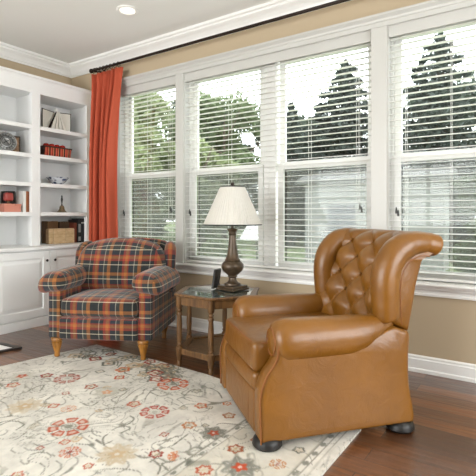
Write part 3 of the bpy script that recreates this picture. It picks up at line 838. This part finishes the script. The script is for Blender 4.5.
for i in range(N):
    a = 2*PI*i/N; k = pleat(a); P.append([(r*k*math.cos(a), r*k*math.sin(a), z) for r, z in lathe_prof]+[((r-.003)*k*math.cos(a), (r-.003)*k*math.sin(a), z) for r, z in lathe_prof[::-1]])
grid(b, P, closeu=True, closev=True); sh = obj('lamp_shade', b, M['shade'], lp)
b = B(); tube(b, [(r1*math.cos(a), r1*math.sin(a), z1) for a in [2*PI*i/40 for i in range(40)]], .004, 8, closed=True); obj('shade_trim', b, M['gun'], sh)
b = B(); tube(b, [(r0*1.005*math.cos(a), r0*1.005*math.sin(a), z0) for a in [2*PI*i/60 for i in range(60)]], .0045, 8, closed=True); obj('shade_trim', b, M['gun'], sh)
b = B(); tube(b, [(0, 0, .53), (0, 0, .815)], .003, 6)
for k in range(3):
    a = 2*PI*k/3; tube(b, [(0, 0, .812), (r1*math.cos(a), r1*math.sin(a), .812)], .0022, 6)
obj('harp', b, M['bronze'], lp)
b = B(); sph(b, (0, 0, .838), .016, 14); lathe(b, [(.006, .812), (.008, .82), (.004, .825)], 10); obj('finial', b, M['bronze'], lp)
# small upright frame beside the lamp
pf = thing('photo_frame', 'small dark upright photo frame on the side table, just left of the lamp', 'photo frame', (2.694, -.575, TL+.0005), math.radians(12))
b = B(); vs = box(b, -.01, .008, -.055, .055, 0, .155, .003); bmesh.ops.rotate(b, matrix=Matrix.Rotation(.16, 3, 'Y'), verts=b.verts, cent=(0, 0, 0)); bmesh.ops.translate(b, vec=(0, 0, .0016), verts=b.verts); obj('frame', b, M['black'], pf, False)
b = B(); box(b, -.012, -.0101, -.042, .042, .014, .142); bmesh.ops.rotate(b, matrix=Matrix.Rotation(.16, 3, 'Y'), verts=b.verts, cent=(0, 0, 0)); bmesh.ops.translate(b, vec=(0, 0, .0016), verts=b.verts); obj('picture', b, simple('grey_photo', (150, 150, 148), .2), pf, False)
b = B(); tube(b, [(.02, 0, .1), (.048, 0, .003)], .003, 6); obj('easel_leg', b, M['black'], pf)

# ------------------------------------------------------------------ curtain and rod
RZ = 2.815; RYY = -.135
rod = thing('curtain_rod', 'long dark bronze curtain rod with ball finial running above the windows', 'curtain rod', (.6, RYY, RZ))
b = B(); tube(b, [(0, 0, 0), (5.9, 0, 0)], .0145, 14); obj('pole', b, M['bronze'], rod)
b = B(); sph(b, (-.035, 0, 0), .027, 16); tube(b, [(-.01, 0, 0), (.0, 0, 0)], .02, 12); obj('finial', b, M['bronze'], rod)
for x in (.03, 5.6):
    b = B(); tube(b, [(x, .135, -.004), (x, .06, -.004), (x, .0, -.02)], .008, 8); box(b, x-.02, x+.02, .128, .134, -.05, .04); tube(b, [(x, .02*math.cos(a), .02*math.sin(a)) for a in [2*PI*i/20 for i in range(20)]], .005, 6, closed=True); obj('bracket', b, M['bronze'], rod)
cur = thing('curtain', 'terracotta orange pinch-pleated curtain hanging beside the bookcase', 'curtain', (.585, RYY, 0))
def curtain():
    b = B(); P = []; nx = 150
    for j in range(41):
        v = j/40; z = 2.768-v*2.748; row = []
        wd = .50-.13*math.sin(min(1, v*2.2)*PI/2)+.04*max(0, v-.45)
        amp = .036+.04*min(1, v*3)
        for i in range(nx+1):
            u = i/nx
            ph = 2*PI*(6*u+.10*math.sin(5*u+1.2)) 
            a = amp*(.75+.35*math.sin(u*9+.7)); 
            x = u*wd+.010*math.sin(2*ph)*min(1, v*3)+.016*math.sin(v*2.2+u*4)-.0
            y = a*math.cos(ph)+.008*math.sin(3*v+u*12)
            # gathered top: pleat pinch
            if v < .06: y += .012*math.cos(3*ph)*(1-v/.06)
            row.append((x, y, z+(.008*math.cos(ph) if j == 0 else 0)))
        P.append(row)
    grid(b, P)
    o = obj('drape', b, M['curtain'], cur, ang=180)
    m = o.modifiers.new('thick', 'SOLIDIFY'); m.thickness = .003
curtain()
for k in range(8):
    x = .02+k*.06; b = B(); tube(b, [(x+.004*math.sin(k), .024*math.cos(a), RZ-.006+.024*math.sin(a)) for a in [2*PI*i/24 for i in range(24)]], .0035, 6, closed=True); tube(b, [(x, 0, RZ-.03), (x, 0, RZ-.045)], .003, 6); obj('curtain_ring', b, M['bronze'], cur)

# ------------------------------------------------------------------ recessed ceiling light
for k, (x, y, lb) in enumerate([(1.79, -.69, 'round white recessed downlight in the ceiling')]):
    cl = thing('ceiling_light', lb, 'ceiling light', (x, y, H))
    b = B(); lathe(b, [(.098, -.0005), (.1, -.006), (.09, -.012), (.072, -.012), (.066, -.002), (.066, -.0006)], 32); obj('trim_ring', b, M['canlight'], cl)
    t = NT('lamp_lens'); t.b.inputs['Emission Color'].default_value = lin((255, 246, 226)); t.b.inputs['Emission Strength'].default_value = 1.0; t.b.inputs['Base Color'].default_value = (1, 1, 1, 1)
    b = B(); lathe(b, [(.001, -.003), (.066, -.003), (.066, -.0008), (.001, -.0008)], 32); obj('lens', b, t.m, cl)

# ------------------------------------------------------------------ things on the bookcase shelves
def at(name, label, cat, x, y, z, rz=0, group=None): return thing(name, label, cat, (x, y, z+.0006), rz, group)
# open book displayed like a tent, top shelf
t = at('display_book', 'open white book stood on end with fanned pages on the top shelf', 'book', .20, -.36, SZ[0])
t.scale = (1.2, 1.1, 1.27)
paper = simple('paper', (226, 224, 214), .8, var=.05, scale=60)
for s in (-1, 1):
    b = B(); vs = box(b, -.004, .0, 0, s*.17 if s > 0 else 0, 0, .19) if s > 0 else box(b, -.004, 0, -.17, 0, 0, .19)
    for v in vs: v.co.x += abs(v.co.y)*.35-.03
    obj('cover', b, M['gun'], t, False)
for k in range(9):
    a = -1+k/4; b = B(); w = .012
    prism(b, [(a*.105-w, 0), (a*.105+w, 0), (a*.012+.005, .18), (a*.012-.005, .18)], 'x', .035+.015*(k % 2), .04+.015*(k % 2))
    obj('page', b, M['gun'] if k in (0,) else paper, t, False)
for s in (-1, 1):
    b = B(); vs = box(b, .002, .006, min(0, s*.16), max(0, s*.16), .003, .182)
    for v in vs: v.co.x += abs(v.co.y)*.33-.03
    obj('page', b, paper, t, False)
b = B(); sph(b, (.012, 0, .195), .022, 12, 1.2); lathe(b, [(.012, .17), (.018, .178), (.008, .186)], 10, (.012, 0, 0)); obj('finial', b, M['white'], t)
# striped basket and apples
t = at('basket', 'long red and brown striped basket filled with red apples', 'basket', .22, -.368, SZ[1])
t.scale = (1, 1.05, 1.15)
mt = NT('striped_weave'); uv = mt.n('ShaderNodeTexCoord'); sp_ = mt.n('ShaderNodeSeparateXYZ'); mt.l(uv.outputs['Object'], sp_.inputs[0])
v = mt.math('FRACT', mt.math('MULTIPLY', sp_.outputs[1], 17.0)); r_ = mt.n('ShaderNodeValToRGB'); r_.color_ramp.interpolation = 'CONSTANT'
r_.color_ramp.elements[0].color = lin((60, 36, 30)); e = r_.color_ramp.elements.new(.3); e.color = lin((206, 96, 70)); e = r_.color_ramp.elements.new(.6); e.color = lin((160, 44, 34)); r_.color_ramp.elements[-1].position = .85; r_.color_ramp.elements[-1].color = lin((214, 138, 96))
mt.l(v, r_.inputs[0]); mt.l(r_.outputs[0], mt.b.inputs['Base Color']); mt.b.inputs['Roughness'].default_value = .8
b = B(); P = []
for s_, z in ((.92, 0), (1, .1), (.96, .1), (.88, .012)):
    P.append([(.07*s_*math.copysign(abs(math.cos(a))**.3, math.cos(a)), .172*s_*math.copysign(abs(math.sin(a))**.3, math.sin(a)), z) for a in [2*PI*i/40 for i in range(40)]])
grid(b, P, closev=True, capu=True); obj('basket_body', b, mt.m, t, ang=180)
b = B(); pts = [(.072*math.copysign(abs(math.cos(a))**.3, math.cos(a)), .174*math.copysign(abs(math.sin(a))**.3, math.sin(a)), .1) for a in [2*PI*i/40 for i in range(40)]]
tube(b, pts, .007, 6, closed=True); tube(b, [(p[0]*.94, p[1]*.94, .006) for p in pts], .006, 6, closed=True); obj('rim', b, simple('dark_wicker', (70, 42, 30), .8, var=.4, scale=80), t)
apple = simple('apple_red', (176, 34, 24), .25, var=.3, scale=20); stem = simple('apple_stem', (70, 50, 30), .7)
for k, (dx, dy, lb) in enumerate([(.01, -.115, 'leftmost red apple in the striped basket'), (.012, -.055, 'second red apple from the left in the striped basket'), (.008, .005, 'third red apple from the left in the striped basket'), (.012, .065, 'rightmost red apple of the four in the basket')]):
    a = thing('apple', lb, 'apple', (.22+dx, -.36+dy*1.15, SZ[1]+.097), k*.8, 'red apples in the striped basket')
    b = B(); lathe(b, [(.002, .004), (.015, .0), (.027, .012), (.033, .03), (.032, .045), (.022, .058), (.01, .06), (.002, .053)], 18); obj('flesh', b, apple, a)
    b = B(); tube(b, [(0, 0, .052), (.003, 0, .068)], .0018, 6); obj('stem', b, stem, a)
# blue and white bowl
t = at('bowl', 'blue and white patterned china bowl on the middle shelf', 'bowl', .235, -.35, SZ[2], .3)
t.scale = (1.17, 1.17, 1.05)
mt = NT('blue_white_china'); tc = mt.n('ShaderNodeTexCoord'); vo = mt.n('ShaderNodeTexVoronoi', i_Scale=26.0); mt.l(tc.outputs['Object'], vo.inputs['Vector'])
r_ = mt.n('ShaderNodeValToRGB'); r_.color_ramp.elements[0].position = .3; r_.color_ramp.elements[0].color = lin((52, 66, 104)); r_.color_ramp.elements[1].position = .55; r_.color_ramp.elements[1].color = lin((214, 218, 224)); mt.l(vo.outputs['Distance'], r_.inputs[0]); mt.l(r_.outputs[0], mt.b.inputs['Base Color']); mt.b.inputs['Roughness'].default_value = .15
b = B(); lathe(b, [(.001, .004), (.04, .004), (.042, 0), (.046, .006), (.075, .035), (.102, .075), (.106, .08), (.1, .078), (.072, .04), (.04, .014), (.001, .012)], 36, ripple=lambda a: 1+.02*math.cos(8*a)); obj('bowl_body', b, mt.m, t)
# hand bell
t = at('hand_bell', 'brass hand bell with a black turned handle', 'bell', .24, -.298, SZ[3])
brass = simple('aged_brass', (150, 132, 104), .25, metal=.9, var=.2)
b = B(); lathe(b, [(.052, 0), (.054, .004), (.04, .02), (.03, .04), (.028, .06), (.02, .076), (.006, .082), (.001, .082), ], 28); obj('bell_cup', b, brass, t)
b = B(); lathe(b, [(.006, .08), (.009, .09), (.006, .1), (.01, .125), (.013, .15), (.008, .178), (.01, .185), (.006, .196), (.001, .2)], 16); obj('handle', b, M['black'], t)
# counter group: wooden block boxes, dark jars, books
CZ = .823
for y, w, lb in ((-.492, .052, 'narrow pale wooden box at the left of the row on the counter'), (-.383, .158, 'wide pale wooden box in the middle of the counter row'), (-.243, .112, 'pale wooden box next to the black books on the counter')):
    t = at('wooden_box', lb, 'box', .292, y, CZ, 0, 'pale wooden boxes on the counter')
    b = B(); box(b, -.03, .03, -w/2, w/2, 0, .165, .004); obj('box_body', b, M['palewood'], t, False)
    b = B(); box(b, -.024, .024, -w/2+.008, w/2-.008, .1652, .172); obj('box_lid', b, M['palewood'], t, False)
brownleather = simple('brown_leather_binding', (112, 82, 50), .6, var=.35, scale=14)
def book(name, lb, x, y, z, w, d, h, mat, rz=0, group='books on the bookcase'):
    t = at(name, lb, 'book', x, y, z, rz, group)
    b = B(); box(b, d/2-.004, d/2, -w/2, w/2, 0, h, .0015); box(b, -d/2, d/2-.004, -w/2, -w/2+.003, 0, h); box(b, -d/2, d/2-.004, w/2-.003, w/2, 0, h); obj('cover', b, mat, t, False)
    b = B(); box(b, -d/2+.006, d/2-.0045, -w/2+.0035, w/2-.0035, .004, h-.004); obj('page_block', b, paper, t, False)
    return t
book('book', 'thick worn brown book behind the narrow wooden box', .16, -.40, CZ, .13, .12, .255, brownleather)
book('book', 'dark brown book with a pale diagonal mark behind the middle wooden box', .16, -.25, CZ, .13, .12, .25, simple('dark_brown_binding', (78, 58, 38), .6, var=.6, scale=9))
book('book', 'slim reddish brown book standing left of the black books', .22, -.166, CZ, .038, .18, .235, simple('red_brown_binding', (110, 54, 36), .5, var=.2))
tb1 = book('book', 'black book with pale spine lettering panel, next to the reddish brown book', .23, -.118, CZ, .048, .19, .27, M['black'])
b = B(); box(b, .0952, .0957, -.016, .016, .12, .22); box(b, .0952, .0957, -.016, .016, .02, .07); obj('spine_label', b, simple('spine_label_grey', (140, 142, 140), .6, var=.4, scale=90), tb1, False)
tb2 = book('book', 'rightmost black book on the counter with grey bands near its top', .22, -.066, CZ, .048, .19, .285, simple('charcoal_binding', (44, 46, 48), .45, var=.2))
b = B(); box(b, .0952, .0957, -.02, .02, .225, .24); obj('spine_band', b, paper, tb2, False)
# left bay: round pewter plate and upright panel
pew = simple('pewter', (150, 150, 148), .35, metal=.5, var=.35, scale=30)
t = at('decorative_plate', 'round embossed pewter plate standing on the shelf beside a brown framed panel', 'plate', .235, -.955, SZ[1], -.2)
b = B(); lathe(b, [(.001, .008), (.045, .008), (.05, .012), (.075, .004), (.08, .012), (.1, .014), (.108, .006), (.108, 0), (.001, -.002)], 48, ripple=lambda a: 1+.012*math.cos(24*a))
bmesh.ops.rotate(b, matrix=Matrix.Rotation(PI/2-.2, 3, 'Y'), verts=b.verts, cent=(0, 0, 0)); bmesh.ops.translate(b, vec=(0, 0, .1105), verts=b.verts); obj('plate_disc', b, pew, t)
b = B(); 
for r_ in (.044, .062, .09): tube(b, [(.012, r_*math.cos(a), r_*math.sin(a)) for a in [2*PI*i/40 for i in range(40)]], .003, 6, closed=True)
for a in (.6, 2.2): tube(b, [(.012, .035*math.cos(a), .035*math.sin(a)), (.012, -.035*math.cos(a), -.035*math.sin(a))], .004, 6)
for k in range(16):
    a = 2*PI*k/16; tube(b, [(.013, .066*math.cos(a), .066*math.sin(a)), (.013, .084*math.cos(a), .084*math.sin(a))], .0035, 6)
bmesh.ops.rotate(b, matrix=Matrix.Rotation(-.2, 3, 'Y'), verts=b.verts, cent=(0, 0, 0)); bmesh.ops.translate(b, vec=(0, 0, .1105), verts=b.verts); obj('embossing', b, simple('dark_pewter', (72, 74, 76), .4, metal=.6), t)
b = B()
for y in (-.045, .045): tube(b, [(.04, y, .02), (.035, y, .004), (-.05, y, .004), (-.03, y, .09)], .003, 6)
obj('plate_stand', b, M['bronze'], t)
t = at('framed_panel', 'brown framed picture panel leaning at the back of the shelf beside the plate', 'picture frame', .17, -.82, SZ[1], 0)
b = B(); sash(b, -.085, .06, 0, .2, 0, .016, .02); bmesh.ops.rotate(b, matrix=Matrix.Rotation(PI/2, 3, 'Z'), verts=b.verts, cent=(0, 0, 0)); obj('frame', b, simple('dark_wood_frame', (74, 60, 48), .5, var=.2), t, False)
mt = NT('faded_picture'); tc = mt.n('ShaderNodeTexCoord'); ns = mt.n('ShaderNodeTexNoise', i_Scale=28.0, i_Detail=3.0); mt.l(tc.outputs['Object'], ns.inputs['Vector'])
r_ = mt.n('ShaderNodeValToRGB'); r_.color_ramp.elements[0].position = .35; r_.color_ramp.elements[0].color = lin((120, 88, 62)); r_.color_ramp.elements[1].position = .6; r_.color_ramp.elements[1].color = lin((176, 140, 104)); mt.l(ns.outputs['Fac'], r_.inputs[0]); mt.l(r_.outputs[0], mt.b.inputs['Base Color'])
b = B(); box(b, -.016, -.004, -.07, .045, .015, .186); obj('picture', b, mt.m, t, False)
# left bay, lower shelf: coral box with small globe-like ornament, books
coral = simple('coral_box', (206, 136, 116), .6, var=.1)
t = at('keepsake_box', 'low coral pink keepsake box on the shelf under the red ornament', 'box', .26, -.935, SZ[3])
b = B(); box(b, -.07, .07, -.09, .09, 0, .062, .003); obj('box_body', b, coral, t, False)
b = B(); box(b, -.073, .073, -.093, .093, .0625, .085, .003); obj('lid', b, coral, t, False)
t = thing('desk_ornament', 'small dark red rounded ornament with brass foot on the coral box', 'ornament', (.26, -.945, SZ[3]+.0862), 0)
b = B(); lathe(b, [(.03, 0), (.032, .006), (.012, .012), (.01, .024), (.02, .028)], 20); obj('foot', b, brass, t)
b = B(); rbox(b, (0, 0, .072), (.035, .046, .046), .025, 6); obj('body', b, simple('dark_coral', (158, 62, 54), .4, var=.15), t)
book('book', 'large black book standing behind the red ornament', .10, -.86, SZ[3], .075, .14, .225, M['black'])
book('book', 'white book standing between the black and the brown books', .26, -.805, SZ[3], .03, .14, .225, simple('white_binding', (218, 218, 214), .6))
book('book', 'tall slim tan wooden-looking book at the right end of the shelf row', .26, -.778, SZ[3], .02, .14, .222, simple('rust_binding', (150, 84, 42), .5, var=.25))
book('book', 'second slim rust brown book beside the shelf stile', .26, -.756, SZ[3], .018, .14, .22, simple('rust_binding_dark', (124, 66, 36), .5, var=.25))

# ------------------------------------------------------------------ dark framed white panel on the floor at left
t = thing('floor_tray', 'dark-framed white tray lying on the wood floor left of the rug', 'tray', (.93, -1.62, .0), 0)
A = [(.255, .29), (-.05, .262), (-.36, -.19), (.03, -.29), (.23, .13)]
q = [Vector(p) for p in ((.262, .287), (-.04, .262), (-.12, -.12), (.18, -.12))]
out = [(q[0].x, q[0].y), (q[1].x, q[1].y), (q[2].x, q[2].y), (q[3].x, q[3].y)]
cxm = sum(p[0] for p in out)/4; cym = sum(p[1] for p in out)/4
inn = [(cxm+(x-cxm)*.78, cym+(y-cym)*.78) for x, y in out]
b = B(); P = [[(x, y, .001) for x, y in inn], [(x, y, .001) for x, y in out], [(x, y, .018) for x, y in out], [(x, y, .018) for x, y in inn]]
grid(b, P, closeu=True, closev=True); obj('tray_frame', b, M['bronze'], t, False)
b = B(); prism(b, [(cxm+(x-cxm)*.775, cym+(y-cym)*.775) for x, y in out], 'z', .002, .012); obj('tray_panel', b, M['white'], t, False)

# ------------------------------------------------------------------ outdoors
GZ = -.45
b = B(); box(b, -70, 60, .4, 90, GZ-.1, GZ); lawn = obj('lawn', b, simple('grass', (112, 126, 80), .95, var=.35, scale=3), smooth=False); struct(lawn)
def leafmat(name, c, tr=.35):
    t = NT(name); tc = t.n('ShaderNodeTexCoord'); ns = t.n('ShaderNodeTexNoise', i_Scale=1.3, i_Detail=5.0); t.l(tc.outputs['Object'], ns.inputs['Vector'])
    c = lin(c); col = t.mix(ns.outputs['Fac'], tuple(v*.35 for v in c[:3])+(1,), tuple(v*1.1 for v in c[:3])+(1,))
    df = t.n('ShaderNodeBsdfTranslucent'); mx = t.n('ShaderNodeMixShader', i_0=tr); t.l(col, t.b.inputs['Base Color']); t.l(col, df.inputs[0]); t.b.inputs['Roughness'].default_value = .7
    t.l(t.b.outputs[0], mx.inputs[1]); t.l(df.outputs[0], mx.inputs[2]); t.l(mx.outputs[0], t.out.inputs[0]); return t.m
LM = {'light': leafmat('leaf_light', (138, 150, 104)), 'mid': leafmat('leaf_mid', (112, 128, 88)), 'dark': leafmat('leaf_dark', (70, 82, 66)), 'needle': leafmat('needle', (62, 72, 64), .2)}
def leaves(name, pts, size, mat, parent, rs):
    n = len(pts); V = np.zeros((n, 4, 3)); d1 = rs.randn(n, 3); d1 /= np.linalg.norm(d1, axis=1)[:, None]; d2 = np.cross(d1, rs.randn(n, 3)); d2 /= np.linalg.norm(d2, axis=1)[:, None]
    s = size*(.6+.8*rs.rand(n))[:, None]
    V[:, 0] = pts-d1*s; V[:, 1] = pts+d2*s*.45+d1*s*.1; V[:, 2] = pts+d1*s; V[:, 3] = pts-d2*s*.45+d1*s*.1
    me = bpy.data.meshes.new(name); me.from_pydata(V.reshape(-1, 3).tolist(), [], np.arange(n*4).reshape(-1, 4).tolist()); me.materials.append(mat)
    o = bpy.data.objects.new(name, me); COL.objects.link(o); o.parent = parent; return o
def tree(x, y, h, r, kind, label, seed, n=6500, cat='tree', size=.16):
    rs = np.random.RandomState(seed); t = thing('deciduous_tree', label, cat, (x, y, GZ), 0, 'trees in the garden')
    b = B(); tr = [(0, 0, 0), (.1, .05, h*.3), (-.05, .1, h*.6), (.05, 0, h*.9)]; tube(b, spline(tr, 4), [.2*(1-i/14) for i in range(13)], 8)
    for k in range(7):
        a = k*2.4; z = h*(.28+.08*k); tube(b, [(0, 0, z), (r*.45*math.cos(a), r*.45*math.sin(a), z+h*.1), (r*.75*math.cos(a), r*.75*math.sin(a), z+h*.2)], [.08, .05, .02], 6)
    obj('trunk', b, M['bark'], t)
    blobs = []
    for k in range(26):
        z = rs.uniform(.14, .95); rr = r*math.sqrt(max(.05, 1-((z-.5)/.52)**2))*rs.uniform(.2, .9); a = rs.rand()*6.28; blobs.append((rr*math.cos(a), rr*math.sin(a), z*h, r*rs.uniform(.24, .42)))
    pts = []
    for k in range(n):
        bx, by, bz, br = blobs[k % 26]; d = rs.randn(3); d /= np.linalg.norm(d); q = br*rs.rand()**.35; pts.append((bx+d[0]*q, by+d[1]*q, max(.05, bz+d[2]*q*.8)))
    leaves('foliage', np.array(pts), size, LM[kind], t, rs)
def conifer(x, y, h, r, label, seed, n=9000):
    rs = np.random.RandomState(seed); t = thing('conifer_tree', label, 'tree', (x, y, GZ), 0, 'trees in the garden')
    b = B(); tube(b, [(0, 0, 0), (0, 0, h*.5), (0, 0, h*.97)], [.22, .13, .02], 8)
    pts = []; nb = 95
    for k in range(nb):
        f = (k+.5)/nb; z = h*(.06+.92*f); L = r*(1-f)**.8*(.75+.5*rs.rand())+.08; a = k*2.39996
        droop = -.12*L; m = int(n*(L/r)*1.9/nb)+8
        tube(b, [(0, 0, z), (L*.9*math.cos(a), L*.9*math.sin(a), z+droop)], [.03, .006], 5)
        s = rs.rand(m)**.7; w = (1-s*.7)*L*.24
        for q in range(m):
            o = rs.randn()*w[q]; pts.append((L*s[q]*math.cos(a)-o*math.sin(a), L*s[q]*math.sin(a)+o*math.cos(a), z+droop*s[q]+.06*rs.randn()-.05*abs(o)))
    obj('trunk', b, M['bark'], t)
    leaves('foliage', np.array(pts), .13 if r < 4.5 else .21, LM['needle'], t, rs)
conifer(1.28, 16.6, 9.3, 3.9, 'tall dark conifer centred in the right-hand window', 3, 17000)
conifer(-6.7, 26.9, 12.7, 5.8, 'tall dark conifer seen in the right half of the double window', 5, 22000)
conifer(-6.0, 17.4, 7.5, 2.2, 'shorter dark conifer just left of the tall one in the double window', 6, 11000)
conifer(5.4, 22.5, 9.2, 3.2, 'conifer at the right edge of the right-hand window', 8, 8000)
tree(-12.8, 20.8, 9.4, 3.9, 'mid', 'green leafy tree in the left half of the double window', 11, 14000, size=.2)
tree(-13.2, 12.6, 7.8, 3.0, 'light', 'tall green leafy tree behind the slim window beside the curtain', 12, 12000, size=.2)
tree(-19.5, 17, 10.5, 3.9, 'mid', 'leafy tree at the far left edge of the garden', 13, 12000, size=.22)
tree(-20.5, 29, 12.5, 4.6, 'dark', 'tall dark leafy tree farthest back behind the slim window', 17, 12000, size=.26)
tree(-6.2, 10.2, 4.6, 1.7, 'light', 'bright green leafy tree seen just left of the lamp shade', 14, 9000, size=.13)
tree(-9.6, 10.4, 4.4, 1.6, 'light', 'bright green bushy tree in the slim left window', 15, 8000, size=.13)
tree(4.0, 8.0, 2.7, .9, 'mid', 'small green tree beside the garden building at right', 16, 6000, size=.1)
tree(-1.5, 42, 14.0, 6.0, 'dark', 'big leafy tree farthest back between the two tall conifers', 21, 9000, size=.32)
tree(-15.5, 37, 11.5, 5.0, 'dark', 'big dark leafy tree farthest back behind the left half of the double window', 22, 9000, size=.32)
tree(7.5, 33, 10.5, 4.6, 'dark', 'big dark leafy tree farthest back behind the right-hand window', 23, 8000, size=.32)
for k, (x, y, r, lb) in enumerate([(-3.3, 7.5, .8, 'clipped green shrub below the lamp shade outside'), (-5.2, 7.2, .9, 'clipped green shrub outside left of the lamp base'), (-7.0, 7.8, .9, 'clipped green shrub outside the slim left window')]):
    rs = np.random.RandomState(40+k); t = thing('garden_shrub', lb, 'shrub', (x, y, GZ), 0, 'clipped shrubs outside the windows')
    b = B(); tube(b, [(0, 0, 0), (0, 0, .7)], .04, 6); obj('stem', b, M['bark'], t)
    d = rs.randn(3500, 3); d /= np.linalg.norm(d, axis=1)[:, None]; d *= (rs.rand(3500)**.3)[:, None]*r; d[:, 2] = np.abs(d[:, 2])*1.0+.05; leaves('foliage', d, .07, LM['light'], t, rs)
# garden building
gb = thing('garden_building', 'pale grey outbuilding with low roof beyond the double window', 'building', (.6, 10.2, GZ))
b = B(); box(b, -2.3, 1.95, 0, .9, 0, 2.75)
for k in range(13): box(b, -2.31, 1.96, -.012, 0, k*.21, k*.21+.2)
obj('walls', b, simple('pale_siding', (158, 158, 154), .8, var=.04), gb, False)
b = B(); P = [(-.2, 2.7), (.45, 2.95), (1.1, 2.7), (1.1, 2.62), (-.2, 2.62)]; prism(b, [(y, z) for y, z in P], 'x', -2.6, 2.2); obj('roof', b, simple('grey_shingle', (112, 112, 108), .9, var=.2), gb, False)
b = B(); box(b, -1.5, -.6, -.03, -.013, .9, 1.9); obj('window', b, simple('dark_pane', (60, 66, 70), .1), gb, False)
# folded patio parasol, white
t = thing('patio_parasol', 'white patio parasol outside, just right of the lamp neck', 'parasol', (-.38, 5.0, GZ))
b = B(); lathe(b, [(.40, 1.06), (.05, 1.66), (.001, 1.69), (.001, 1.67), (.385, 1.05)], 8); obj('canopy', b, simple('white_canvas', (236, 236, 232), .8), t, False)
b = B(); tube(b, [(0, 0, 0), (0, 0, 1.67)], .02, 8); lathe(b, [(.22, 0), (.22, .06), (.03, .08)], 16); obj('pole', b, M['gun'], t)
